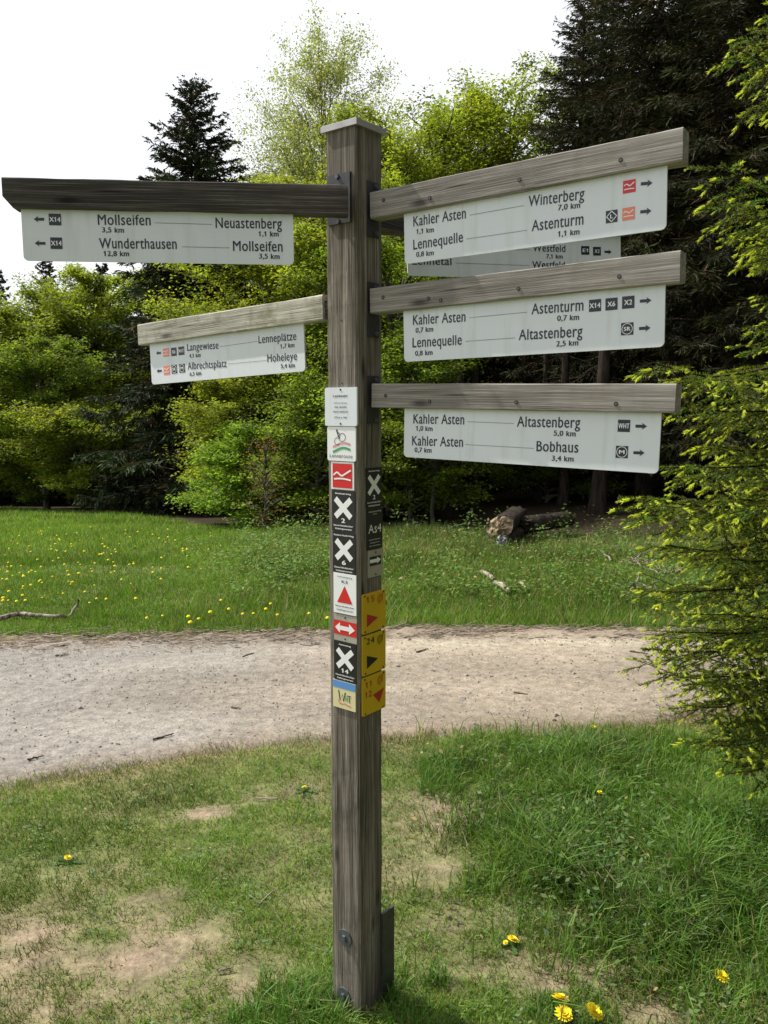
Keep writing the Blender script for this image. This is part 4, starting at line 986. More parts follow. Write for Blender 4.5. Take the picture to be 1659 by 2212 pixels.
# --- right: wall of old spruces
w_, l_ = spruce(204, 15, 2.9, 290, 100, 0.36, 0.028, 0.16, dark=(0.024, 0.028, 0.010), brown=0.35, power=0.6, hang=1.2)
b, h = tree_h(1235, -10, 17)
e, sA, lA = put_tree('spruce_tree', 'tree', 'dark spruce whose tip shows left of the other spruces at the top', b, 0.0, w_, l_, M['bark_sp'], M['needle'], 'old spruces of the forest edge', scale=h / 15)
w_, l_ = spruce(205, 16, 3.0, 300, 105, 0.36, 0.026, 0.12, dark=(0.024, 0.028, 0.010), brown=0.35, power=0.45, hang=1.3)
b, h = tree_h(1390, -420, 15.0)
e, sB, lB = put_tree('spruce_tree', 'tree', 'huge dark spruce behind the right ends of the arms', b, 0.5, w_, l_, M['bark_sp'], M['needle'], 'old spruces of the forest edge', scale=h / 16)
for (u, v, y, rz, which, lab) in ((1560, -480, 13.5, 2.1, 1, 'huge dark spruce near the right edge behind the fresh green branches'), (1730, -420, 12.5, 3.3, 0, 'huge dark spruce at the right edge of the picture'),
                                  (1290, -150, 20.5, 4.0, 1, 'dark spruce in the second row of the right hand forest'), (1470, -400, 19, 5.0, 0, 'second-row dark spruce seen through the gaps near the right side'),
                                  ):
    b, h = tree_h(u, v, y)
    put_tree('spruce_tree', 'tree', lab, b, rz, (sA, sB)[which], (lA, lB)[which], None, None, 'old spruces of the forest edge', scale=h / (15, 16)[which])
for (x, y, rz, sc, which, lab) in ((5.2, 4.6, 1.0, 0.8, 0, 'unseen spruce added right of the near young spruce to shade the post'), (6.4, 0.6, 2.0, 0.95, 1, 'unseen spruce added on the right side to block sky light'),
                                   (5.4, -3.6, 3.0, 0.9, 0, 'unseen spruce added behind and right of the viewer to block sky light'), (1.8, -6.8, 4.2, 0.95, 1, 'unseen spruce added behind the viewer to block sky light')):
    put_tree('spruce_tree', 'tree', lab, (x, y, float(gz(x, y)) - 0.05), rz, (sA, sB)[which], (lA, lB)[which], None, None, 'old spruces of the forest edge', scale=sc)  # out-of-view spruces added to block sky light and darken the post's right face
# dim rows behind, filling the forest
rgb_ = np.random.default_rng(44)
k = 0
for (x, y) in [(-21, 37), (-17, 35.5), (-13.5, 36), (-10.5, 34), (-7.5, 31), (-5, 27.5), (-2.4, 25), (-0.2, 27), (2.0, 24.5), (4.2, 25.5), (6.4, 23.5), (8.8, 24.5), (11.2, 22.5), (3.1, 19.8), (9.8, 18.0), (12.8, 18.5)]:
    hgt = 6.6 if x < -8 else (7.0 if x < 0 else (5.5 if x < 5 else 11))
    hgt *= rgb_.uniform(0.9, 1.1)
    z = float(gz(x, y)) - 0.1
    e, _, _ = put_tree('spruce_tree', 'tree', 'dim spruce filling the shade behind the front trees', (x, y, z), rgb_.uniform(0, 6), sw1, sl1, None, None, 'dim spruces deep in the forest', scale=hgt / 9.5)
    e.scale = (hgt / 9.5 * 1.15, hgt / 9.5 * 1.15, hgt / 9.5); k += 1
# bare trunks in the shade, right of the post
A_l = [(905, 14.8, 0.10), (968, 14.2, 0.15), (1020, 15.2, 0.11), (1215, 14.6, 0.09), (1290, 13.6, 0.13), (1160, 15.6, 0.08)]
for i, (u, y, r) in enumerate(A_l):
    b = ground_at(u, y); K = 8; t = np.linspace(0, 1, K); T = np.zeros((1, K, 3)); T[0, :, 2] = t * 3.6; T[0, 1:, 0] = np.cumsum(rng.standard_normal(K - 1)) * 0.03
    A = Acc(); A.add(*tubes(T, (r * (1.05 - 0.45 * t) + 0.06 * r * 4 * np.exp(-t * 30))[None], 9))
    nb = 22; zb = rng.uniform(1.0, 3.5, nb); az = rng.uniform(0, 6.28, nb); lb = rng.uniform(0.3, 1.0, nb); q = np.linspace(0, 1, 4)
    BP = np.zeros((nb, 4, 3)); BP[:, :, 0] = np.cos(az)[:, None] * lb[:, None] * q; BP[:, :, 1] = np.sin(az)[:, None] * lb[:, None] * q; BP[:, :, 2] = zb[:, None] - 0.25 * lb[:, None] * q ** 1.5 + rng.standard_normal((nb, 4)) * 0.02
    A.add(*tubes(BP, 0.012 * (1.05 - q)[None] * np.ones((nb, 1)), 3))
    t_o = empty('tree_trunk', b, ('bare dark trunk nearest the post in the forest shade', 'thickest bare dark trunk, between the post and the log', 'bare dark trunk just left of the log', 'thin bare trunk to the right of the log',
                                  'bare trunk at the right, close to the near spruce branches', 'thinnest bare trunk, behind the log')[i], 'tree', 'bare trunks in the forest shade')
    link('trunk', A.mesh('trunk', [M['bark_sp']], True), t_o)

# --- near spruce at the right edge, fresh tips
def near_spruce():
    rg = np.random.default_rng(77)
    tx_, ty_ = 2.42, 3.75; tz = float(gz(tx_, ty_)); HT = 5.2
    root = empty('young_spruce', (tx_, ty_, tz), 'near spruce at the right edge with bright yellow-green fresh tips', 'tree')
    K = 8; t = np.linspace(0, 1, K); T = np.zeros((1, K, 3)); T[0, :, 2] = t * HT
    A = Acc(); A.add(*tubes(T, (0.075 * (1.05 - t))[None], 9))
    tips = [(1641, 5, 3.5), (1588, 58, 3.3), (1566, 102, 3.2), (1519, 347, 3.0), (1562, 440, 3.1), (1597, 511, 3.2), (1650, 635, 3.2), (1374, 786, 3.0), (1440, 870, 3.15), (1440, 1009, 3.05), (1500, 960, 3.3), (1337, 1077, 2.95), (1337, 1114, 3.1), (1507, 1074, 3.0),
            (1400, 1180, 3.25), (1412, 1284, 3.1), (1400, 1373, 2.95), (1409, 1415, 3.05), (1444, 1475, 3.1), (1458, 1536, 3.0), (1491, 1611, 3.05), (1556, 1625, 2.9), (1589, 1681, 2.95), (1480, 1330, 3.4), (1520, 1210, 2.9), (1545, 840, 3.3), (1530, 1480, 3.3), (1600, 1100, 2.75), (1620, 1400, 2.75), (1560, 1560, 3.25), (1620, 700, 3.4)]
    br = []
    for (u, v, y) in tips:
        p = P(u, v, y) - np.array([tx_, ty_, tz]); p[:2] *= 0.94; br.append((p, 1))
    for i in range(46):   # the other sides of the tree
        a = rg.uniform(-1.9, 3.2); z = rg.uniform(0.25, 4.6); r = 1.35 * (1 - z / 5.4) + 0.1
        br.append((np.array([r * math.cos(a), r * math.sin(a), z - 0.1]), 0))
    prim = []; shoots = []; tipsp = []
    for p, vis in br:
        L = np.linalg.norm(p[:2]); h0 = np.clip(p[2] + L * 0.16 + rg.uniform(-.05, .12), 0.15, HT - 0.2)
        s = np.linspace(0, 1, 8); path = np.zeros((8, 3)); path[:, :2] = p[:2][None] * s[:, None]
        path[:, 2] = h0 + (p[2] - h0) * s - 0.10 * L * np.sin(np.pi * s); path[1:-1] += rg.standard_normal((6, 3)) * 0.012
        prim.append(path); az = math.atan2(p[1], p[0])
        dirs = np.gradient(path, axis=0); dirs /= np.linalg.norm(dirs, axis=1, keepdims=True)
        npos = int(L / (0.045 if vis else 0.09)); fs = np.linspace(0.16, 0.98, npos)
        # main axis end shoot
        seg = lambda f: np.array([np.interp(f, s, path[:, k]) for k in range(3)])
        dseg = lambda f: np.array([np.interp(f, s, dirs[:, k]) for k in range(3)])
        for a_, b_ in zip(np.linspace(0.2, 0.93, 9), np.linspace(0.28, 1.0, 9)): shoots.append((seg(a_), seg(b_), 0))
        tipsp.append((seg(1.0), dseg(1.0)))
        for i, f_ in enumerate(fs):
            o = seg(f_); d0 = dseg(f_); sd = 1 if i % 2 else -1
            hd = np.array([-d0[1], d0[0], 0]) * sd
            ang = rg.uniform(0.7, 1.05); d = d0 * math.cos(ang) + hd * math.sin(ang) + np.array([0, 0, rg.uniform(-0.35, 0.12)]); d /= np.linalg.norm(d)
            L2 = L * 0.34 * (1.12 - f_) ** 0.8 * rg.uniform(0.6, 1.15) + 0.03
            o2 = o + d * L2 + np.array([0, 0, -0.12 * L2]); shoots.append((o, o2, 1)); dd = o2 - o; dd /= np.linalg.norm(dd); tipsp.append((o2, dd))
            n3 = int(L2 / 0.045)
            for j in range(n3):
                g = (j + 0.8) / (n3 + 0.6); oo = o + (o2 - o) * g; sd3 = 1 if j % 2 else -1
                h3 = np.cross(dd, [0, 0, 1]) * sd3; a3 = rg.uniform(0.6, 1.0); d3 = dd * math.cos(a3) + h3 * math.sin(a3) + np.array([0, 0, rg.uniform(-0.4, 0.15)]); d3 /= np.linalg.norm(d3)
                L3 = (0.05 + 0.26 * L2 * (1 - g)) * rg.uniform(0.6, 1.2)
                o3 = oo + d3 * L3; shoots.append((oo, o3, 2)); tipsp.append((o3, d3))
    prim = np.array(prim); s8 = np.linspace(0, 1, 8)
    A.add(*tubes(prim, 0.010 * (1.05 - 0.85 * s8)[None] * np.ones((len(prim), 1)), 5))
    link('trunk', A.mesh('trunk', [M['bark_sp']], True), root)
    a = np.array([q[0] for q in shoots]); b = np.array([q[1] for q in shoots]); L = np.linalg.norm(b - a, axis=1)
    tw = np.stack([a, b], 1); V, Q = tubes(tw, np.tile([[0.0022, 0.0012]], (len(tw), 1)), 3)
    A2 = Acc(); A2.add(V, Q); link('twigs', A2.mesh('twigs', [M['bark_sp']]), root)
    # needles
    n = np.maximum(6, (L * 410).astype(int)); si = np.repeat(np.arange(len(L)), n); N = n.sum()
    f = rg.random(N); o = a[si] + (b - a)[si] * f[:, None]; d = ((b - a) / L[:, None])[si]
    r = rg.standard_normal((N, 3)); r[:, 2] += 0.35; r -= d * (r * d).sum(1, keepdims=True); r /= np.linalg.norm(r, axis=1, keepdims=True)
    nd = d * 0.62 + r * 0.8; nd /= np.linalg.norm(nd, axis=1, keepdims=True); ln = rg.uniform(0.012, 0.020, N)
    sd = np.cross(nd, rg.standard_normal((N, 3))); sd /= np.linalg.norm(sd, axis=1, keepdims=True)
    V1 = np.stack([o - sd * 0.0025, o + sd * 0.0025, o + nd * ln[:, None]], 1).reshape(-1, 3)
    base = np.array([0.105, 0.15, 0.022]); cs = base[None] * rg.uniform(0.6, 1.6, len(L))[:, None] * np.stack([rg.uniform(0.8, 1.35, len(L)), np.ones(len(L)), np.ones(len(L))], -1)
    c1 = np.repeat(cs[si], 3, 0)
    # fresh buds: tufts of short pale needles
    tp = np.array([q[0] for q in tipsp]); td = np.array([q[1] for q in tipsp]); keep = rg.random(len(tp)) < 0.6; tp, td = tp[keep], td[keep]
    nb = 26; ti = np.repeat(np.arange(len(tp)), nb); N2 = len(ti)
    sz = rg.uniform(0.9, 2.0, len(tp))[ti]
    dz = td + np.array([0, 0, -0.25]); dz /= np.linalg.norm(dz, axis=1, keepdims=True)
    f2 = rg.random(N2); o2 = tp[ti] + dz[ti] * (f2 * 0.019 * sz - 0.004)[:, None]
    r2 = rg.standard_normal((N2, 3)); r2 -= dz[ti] * (r2 * dz[ti]).sum(1, keepdims=True); r2 /= np.linalg.norm(r2, axis=1, keepdims=True)
    nd2 = dz[ti] * 0.95 + r2 * 0.5; nd2 /= np.linalg.norm(nd2, axis=1, keepdims=True); ln2 = rg.uniform(0.007, 0.013, N2) * sz
    sd2 = np.cross(nd2, rg.standard_normal((N2, 3))); sd2 /= np.linalg.norm(sd2, axis=1, keepdims=True)
    V2 = np.stack([o2 - sd2 * 0.0021, o2 + sd2 * 0.0021, o2 + nd2 * ln2[:, None]], 1).reshape(-1, 3)
    fc = np.array([0.60, 0.66, 0.075])[None] * rg.uniform(0.65, 1.15, len(tp))[:, None]; c2 = np.repeat(fc[ti], 3, 0)
    link('needles', mesh('needles', V1, [np.arange(3 * N).reshape(N, 3)], [M['needle_near']], c1), root)
    link('fresh_tips', mesh('fresh_tips', V2, [np.arange(3 * N2).reshape(N2, 3)], [M['needle_near']], c2), root)
    print('near spruce needles', N, N2)
near_spruce()

# ------------------------------------------------------------------ grass
def blades(x, y, hgt, wid, col, lean=0.5, seg=2, rg=rng):
    n = len(x); z = gz(x, y) - 0.004
    a = rg.uniform(0, 6.28, n); d = np.stack([np.cos(a), np.sin(a)], -1); ln = lean * rg.uniform(0.2, 1.4, n) * hgt
    fa = rg.uniform(0, 6.28, n); sx_, sy_ = np.cos(fa) * wid / 2, np.sin(fa) * wid / 2
    if seg == 1:
        V = np.stack([np.stack([x - sx_, y - sy_, z], -1), np.stack([x + sx_, y + sy_, z], -1), np.stack([x + d[:, 0] * ln, y + d[:, 1] * ln, z + hgt], -1)], 1).reshape(-1, 3)
        return V, [np.arange(3 * n).reshape(n, 3)], np.repeat(col, 3, 0)
    mx, my, mz = x + d[:, 0] * ln * 0.3, y + d[:, 1] * ln * 0.3, z + hgt * 0.6
    V = np.stack([np.stack([x - sx_, y - sy_, z], -1), np.stack([x + sx_, y + sy_, z], -1), np.stack([mx + sx_ * .8, my + sy_ * .8, mz], -1), np.stack([mx - sx_ * .8, my - sy_ * .8, mz], -1),
                  np.stack([x + d[:, 0] * ln, y + d[:, 1] * ln, z + hgt * (1 - 0.2 * np.clip(ln / hgt, 0, 1.5))], -1)], 1).reshape(-1, 3)
    k = 5 * np.arange(n)
    return V, [np.stack([k, k + 1, k + 2, k + 3], -1), np.stack([k + 3, k + 2, k + 4], -1)], np.repeat(col, 5, 0)
def gcol(n, base, var=0.3, straw=0.1, rg=rng, strawc=(0.34, 0.27, 0.13)):
    c = np.array(base)[None] * rg.uniform(1 - var, 1 + var, n)[:, None] * np.stack([rg.uniform(0.8, 1.25, n), np.ones(n), rg.uniform(0.7, 1.4, n)], -1)
    s = rg.random(n) < straw; c[s] = np.array(strawc) * rg.uniform(0.6, 1.2, s.sum())[:, None]; return c
GA = Acc()
def addb(V, Fs, c):
    n0 = GA.n; GA.V.append(V); GA.C.append(c); GA.n += len(V)
    for f in Fs: GA.F.append(f + n0); GA.M.append(0)
# lushness field for the near lawn
def lush(x, y):
    a = G(1250, 1800); b = G(1500, 1900); c_ = G(1150, 1640)
    l = np.exp(-(((x - a[0]) / 0.7) ** 2 + ((y - a[1]) / 0.55) ** 2)) + np.exp(-(((x - b[0]) / 0.6) ** 2 + ((y - b[1]) / 0.45) ** 2)) + 0.7 * np.exp(-(((x - c_[0]) / 1.2) ** 2 + ((y - c_[1]) / 0.35) ** 2))
    l = l * sstep(G(880, 1800)[0], G(1260, 1850)[0], x + (fbm(x * 3, y * 3, 3) - .5) * 1.1)
    return np.clip(l, 0, 1)
def near_pts(n, ymin=1.95):
    y = ymin + (5.0 - ymin) * rng.random(n) ** 1.25; x = rng.uniform(-1, 1, n) * (0.50 * y + 0.25)
    return x, y
n = 235000
x, y = near_pts(n); m = y < near_y(x) + 0.30 * (fbm(x * 2.6, x * 0 + 8, 4) - 0.5) + 0.06 * rng.standard_normal(n); x, y = x[m], y[m]
bare_ = patches(x, y); lu = lush(x, y); tuft = fbm(x * 9, y * 9, 3)
keep = rng.random(len(x)) < np.clip(1.05 - 1.25 * bare_ + (tuft - .5) * 0.9, 0.04, 1) ; x, y, bare_, lu, tuft = x[keep], y[keep], bare_[keep], lu[keep], tuft[keep]
n = len(x); print('lawn blades', n)
foot = np.exp(-(((x - Cc[0]) / 0.22) ** 2 + ((y - Cc[1] + .02) / 0.13) ** 2))
footl = np.exp(-(((x - (Cc[0] - .12)) / 0.16) ** 2 + ((y - Cc[1] + .02) / 0.12) ** 2))
hg = (0.012 + 0.022 * rng.random(n)) * (0.5 + tuft) * (1 - 0.4 * bare_) + lu * rng.uniform(0.02, 0.13, n) * (0.35 + 1.5 * np.clip(fbm(x * 4.5 + 7, y * 4.5, 3) * 2 - 0.55, 0, 1)) + footl * rng.uniform(0.0, 0.06, n) + foot * rng.uniform(0, 0.03, n)
zc = gcol(n, (0.13, 0.22, 0.034), 0.62, 0.0)
patch = fbm(x * 1.7 + 9, y * 1.7, 3)[:, None]
zc *= (1.25 - 0.75 * np.clip((patch - 0.35) * 2, 0, 1)) * np.array([1.0, 1.0, 1.0])
upl = sstep(2.6, 3.3, y) * sstep(0.6, -0.2, x)
dryp = np.clip(0.14 - 0.10 * upl + 0.65 * bare_ + 0.6 * (fbm(x * 2.5, y * 2.5, 3) - .5) - 0.22 * lu - 0.2 * footl, 0.02, 0.85)
dryp = np.maximum(dryp, 0.85 * np.exp(-np.abs(y - near_y(x)) * 9))
s = rng.random(n) < dryp * 0.8; zc[s] = np.array([0.30, 0.235, 0.13]) * rng.uniform(0.3, 1.35, s.sum())[:, None]
zc = zc * (1 - 0.25 * lu[:, None] * np.array([1, 0.6, 0.7]))
mask = ~(((np.abs((x - Cc[0]) * ax[0] + (y - Cc[1]) * ax[1])) < S / 2 + .004) & ((np.abs((x - Cc[0]) * ay[0] + (y - Cc[1]) * ay[1])) < S / 2 + .004))
bw = 0.0020 + 0.0026 * rng.random(n) + 0.0018 * lu
for mk_, sg in ((mask & (hg > 0.035), 2), (mask & (hg <= 0.035), 1)): addb(*blades(x[mk_], y[mk_], hg[mk_], bw[mk_] * (1.15 if sg == 1 else 1), zc[mk_], 0.9, sg))
# tall tufts among the lush corner and at the post foot
n = 12000; x, y = near_pts(n * 4); l4 = lush(x, y); m = (rng.random(len(x)) < l4 * 0.55) & (y < near_y(x)); x, y = x[m], y[m]; n = len(x)
addb(*blades(x, y, rng.uniform(0.06, 0.19, n), rng.uniform(0.003, 0.006, n), gcol(n, (0.10, 0.20, 0.026), 0.45, 0.05), 0.75))
# longer tufts growing against the post foot
for (u0, u1, v0, v1, n_, hh) in ((560, 735, 2130, 2240, 2200, 0.085), (835, 980, 2110, 2240, 1600, 0.08), (500, 620, 2180, 2240, 700, 0.06), (1130, 1220, 2150, 2210, 300, 0.05), (900, 1000, 1640, 1720, 900, 0.10)):
    qa_, qb_ = G(u0, v0), G(u1, v1); x = rng.uniform(min(qa_[0], qb_[0]), max(qa_[0], qb_[0]), n_); y = rng.uniform(qb_[1], qa_[1], n_)
    m = (rng.random(n_) < np.clip(fbm(x * 12, y * 12, 2) * 2.4 - 0.6, 0, 1)) & ~((np.abs((x - Cc[0]) * ax[0] + (y - Cc[1]) * ax[1]) < S / 2 + .004) & (np.abs((x - Cc[0]) * ay[0] + (y - Cc[1]) * ay[1]) < S / 2 + .004)); x, y = x[m], y[m]
    addb(*blades(x, y, hh * rng.uniform(0.4, 1.2, len(x)), rng.uniform(0.002, 0.0045, len(x)), gcol(len(x), (0.095, 0.20, 0.03), 0.35, 0.05), 0.8))
# thatch lying flat
n = 26000; x, y = near_pts(n); m = (y < near_y(x) + 0.05) & (rng.random(n) < 0.35 + 0.5 * patches(x, y)); x, y = x[m], y[m]; n = len(x)
V, Fs, c = blades(x, y, np.full(n, 0.006), rng.uniform(0.0010, 0.002, n), gcol(n, (0.30, 0.24, 0.15), 0.35, 0), 4.5, 1); V[:, 2] += 0.004; addb(V, Fs, c)
g = link('lawn_grass', GA.mesh('lawn_grass', [M['grass']])); tag(g, 'short patchy grass and dry thatch around the foot of the signpost', kind='stuff')

GA = Acc()
def verge(n, y0, y1, hmin, hmax, w, base, dens=None, straw=0.08, seg=1, xs_=0.5, pw=1.0):
    y = y0 + (y1 - y0) * rng.random(n) ** pw; x = rng.uniform(-1, 1, n) * (xs_ * y + 0.4)
    m = (y > far_y(x) + 0.03 + 0.22 * (fbm(x * 3, x * 0 + 4, 3) - 0.45) + 0.10 * rng.random(n) ** 2) & (y < treeline(x) + 0.5 * rng.standard_normal(n)); x, y = x[m], y[m]
    if dens is not None: m = rng.random(len(x)) < dens(x, y); x, y = x[m], y[m]
    n = len(x); t = fbm(x * 2.5, y * 2.5, 3); big = fbm(x * 0.7 + 3, y * 0.7, 3)
    c = gcol(n, base, 0.5, straw); c *= (0.6 + 0.85 * big)[:, None]
    addb(*blades(x, y, (hmin + (hmax - hmin) * rng.random(n)) * (0.35 + 1.3 * t), w * rng.uniform(0.7, 1.4, n), c, 0.7, seg))
right = lambda x, y: sstep(-2.2, -0.6, x)
left = lambda x, y: sstep(-0.6, -2.4, x)
verge(150000, 6.2, 9.5, 0.02, 0.065, 0.007, (0.115, 0.225, 0.022), pw=1.2)
verge(60000, 6.3, 13, 0.04, 0.15, 0.008, (0.125, 0.21, 0.035), right, 0.2)
verge(110000, 9.0, 18, 0.03, 0.09, 0.013, (0.13, 0.23, 0.026), left, 0.05)
verge(50000, 9.0, 13, 0.05, 0.16, 0.009, (0.075, 0.13, 0.028), right, 0.2)
verge(70000, 17, 31, 0.05, 0.13, 0.032, (0.135, 0.23, 0.032), left, 0.06)
g = link('meadow_grass', GA.mesh('meadow_grass', [M['grass']])); tag(g, 'green meadow grass and rough verge beyond the gravel track', kind='stuff')

n = 5200; x, y = near_pts(n); m = (y < near_y(x)) & (rng.random(n) < np.clip(patches(x, y) * 1.2, 0.04, 1)); x, y = x[m], y[m]; n = len(x)
kb = np.array([[1, 0, 0], [-.5, .87, 0], [-.5, -.87, 0], [0, 0, .8]]); kt = np.array([[0, 1, 3], [1, 2, 3], [2, 0, 3]])
sz_ = 0.0012 + 0.0035 * rng.random(n) ** 3; vb = kb[None] * (1 + 0.35 * rng.standard_normal((n, 4, 3))) * sz_[:, None, None] + np.stack([x, y, gz(x, y)], -1)[:, None]
g = link('soil_crumbs', mesh('soil_crumbs', vb.reshape(-1, 3), [(kt[None] + 4 * np.arange(n)[:, None, None]).reshape(-1, 3)], [M['grass']], np.repeat(rng.uniform(0.08, 0.36, n)[:, None] * np.array([1, 0.85, 0.68]), 4, 0)))
tag(g, 'small stones and crumbs on the bare trodden soil', kind='stuff')
# herbs: broad leaves
def herbs(name, label, x, y, hmax, size, base, dens_leaf=7, rg=rng, upz=0.8):
    n = len(x); k = np.repeat(np.arange(n), dens_leaf); N = len(k)
    hh = rg.random(N) * hmax * (0.3 + 1.5 * rg.random(n) ** 2)[k]; px_ = x[k] + rg.standard_normal(N) * (0.03 + hmax * 0.18); py_ = y[k] + rg.standard_normal(N) * (0.03 + hmax * 0.18)
    c = np.stack([px_, py_, gz(px_, py_) + 0.01 + hh], -1)
    V, Q = leaves_at(c, size, rg, upz, aspect=0.5)
    col = np.repeat(gcol(N, base, 0.4, 0.04, rg), 4, 0)
    g = link(name, mesh(name, V, [Q], [M['herb']], col)); tag(g, label, kind='stuff')
x, y = near_pts(9000); m = (rng.random(len(x)) < lush(x, y) * np.clip(fbm(x * 2.2, y * 2.2, 3) * 3 - 1.0, 0.05, 1)) & (y < near_y(x) - 0.05); x, y = x[m], y[m]
herbs('nettle_plants', 'low nettles and broad-leaved weeds in the lush grass right of the post', x, y, 0.09, 0.014, (0.10, 0.155, 0.050), 8)
x, y = near_pts(650); m = (y < near_y(x) - 0.05) & (lush(x, y) < .4) & (patches(x, y) < 0.3); x, y = x[m], y[m]
herbs('lawn_weeds', 'flat plantain and dandelion leaves in the worn lawn', x, y, 0.010, 0.009, (0.12, 0.19, 0.07), 9, upz=1.2)
def region_pts(n, u0, u1, v0, v1):
    out = []
    for _ in range(n):
        g_ = G(rng.uniform(u0, u1), rng.uniform(v0, v1)); out.append(g_[:2])
    o = np.array(out); return o[:, 0], o[:, 1]
def gauss_pts(n, cu, cv, su, sv):
    o = np.array([G(rng.normal(cu, su), np.clip(rng.normal(cv, sv), 1140, 1335))[:2] for _ in range(n)]); return o[:, 0], o[:, 1]
xa, ya = gauss_pts(330, 640, 1205, 85, 42); xb, yb = region_pts(210, 840, 1550, 1170, 1320); x = np.r_[xa, xb]; y = np.r_[ya, yb]
herbs('verge_weeds', 'rough leafy weeds and brambles on the verge across the track', x, y, 0.26, 0.022, (0.105, 0.185, 0.030), 28)
x, y = region_pts(110, 850, 1650, 1150, 1175); herbs('forest_undergrowth', 'low green undergrowth in front of the log and trunks', x, y, 0.30, 0.030, (0.055, 0.10, 0.016), 18)
# reddish dead bracken and young brown leaves at the forest edge
x, y = region_pts(46, 560, 840, 1120, 1150); herbs('brown_undergrowth', 'rusty brown undergrowth at the forest edge behind the post', x, y, 0.5, 0.020, (0.15, 0.085, 0.03), 28)
b = ground_at(572, 12.6); w_, l_ = deciduous(120, 1.55, 0.42, 22, 420, 0.022, (0.20, 0.11, 0.03), 0.3, low=0.08, shape='oval', flat=0.7, trunk_r=0.015, upang=(35, 65))
put_tree('brown_sapling', 'sapling', 'thin sapling with rusty orange leaves left of the post at the meadow edge', b, 0, w_, l_, M['bark'], M['leaf'])

# ------------------------------------------------------------------ dead wood, log, litter
def stick(name, label, cat, pts, r, mat, group=None, forks=()):
    pts = np.array(pts, float); base = pts[0].copy(); t = np.linspace(0, 1, len(pts)); K = 14
    q = np.stack([np.interp(np.linspace(0, 1, K), t, pts[:, k]) for k in range(3)], -1); q[1:-1] += rng.standard_normal((K - 2, 3)) * r[0] * 0.25
    A = Acc(); A.add(*tubes((q - base)[None], np.linspace(r[0], r[1], K)[None] * (1 + 0.12 * rng.standard_normal((1, K))), 7))
    for fk in forks:
        fk = np.array(fk, float); A.add(*tubes((fk - base)[None], np.linspace(r[0] * 0.5, r[1] * 0.4, len(fk))[None], 5))
    o = link(name, A.mesh(name, [mat], True)); o.location = Vector(base); tag(o, label, cat, group); return o
def Gp(u, v, dz=0.0): g_ = G(u, v); g_[2] += dz; return g_
def lift(base, u, v): y = base[1]; return P(u, v, y)
g0 = Gp(175, 1336, 0.02)
stick('fallen_branch', 'curved bleached branch lying on the grass at the left by the track', 'branch',
      [Gp(-60, 1350, 0.03), Gp(0, 1345, 0.03), Gp(45, 1335, 0.04), Gp(90, 1338, 0.035), Gp(130, 1342, 0.04), lift(g0, 150, 1332), lift(g0, 163, 1318), lift(g0, 170, 1297)], (0.024, 0.009), M['branch'],
      forks=[[Gp(55, 1338, 0.04), lift(Gp(55, 1338), 42, 1325), lift(Gp(55, 1338), 33, 1316)]])
def vstick(u0, v0, u1, v1, r, mat, lab, group=None, dz=0.04): return stick('dead_branch', lab, 'branch', [Gp(u0, v0, dz), (Gp(u0, v0, dz) + Gp(u1, v1, dz)) / 2 + [0, 0, .02], Gp(u1, v1, dz)], r, mat, group)
vstick(1040, 1245, 1068, 1262, (0.028, 0.02), M['deadwood'], 'short pale broken branch on the verge below the lowest panel')
vstick(1070, 1268, 1100, 1288, (0.024, 0.03), M['deadwood'], 'pale branch stub with a rotten end on the verge, right of the broken branch')
vstick(1120, 1268, 1136, 1280, (0.016, 0.012), M['deadwood'], 'tiny white wood chip on the verge right of the branch stub')
def root_heap(u, v, n, spread, lab, sz=0.18):
    c = Gp(u, v, 0.03); A = Acc()
    for i in range(n):
        a = rng.uniform(0, 6.28); e = rng.uniform(-0.1, 0.7); L = rng.uniform(0.5, 1.2) * sz; o = rng.standard_normal(3) * [spread, spread * .6, 0.02]; o[2] = abs(o[2])
        d = np.array([math.cos(a) * math.cos(e), math.sin(a) * math.cos(e), math.sin(e)]); q = np.array([o + d * L * t + rng.standard_normal(3) * 0.01 for t in np.linspace(0, 1, 5)])
        A.add(*tubes(q[None], np.linspace(0.012, 0.004, 5)[None] * rng.uniform(0.5, 1.5), 5))
    o = link('root_heap', A.mesh('root_heap', [M['deadwood']], True)); o.location = Vector(c); tag(o, lab, 'dead wood')
root_heap(1375, 1225, 16, 0.10, 'heap of bleached roots and wood on the verge near the spruce')
root_heap(1390, 1280, 14, 0.10, 'lower heap of grey twigs on the verge by the track')
root_heap(1350, 1195, 5, 0.05, 'few white upright root ends behind the bleached heap', 0.14)
root_heap(1440, 1245, 8, 0.10, 'scattered pale sticks beside the fresh spruce branches')
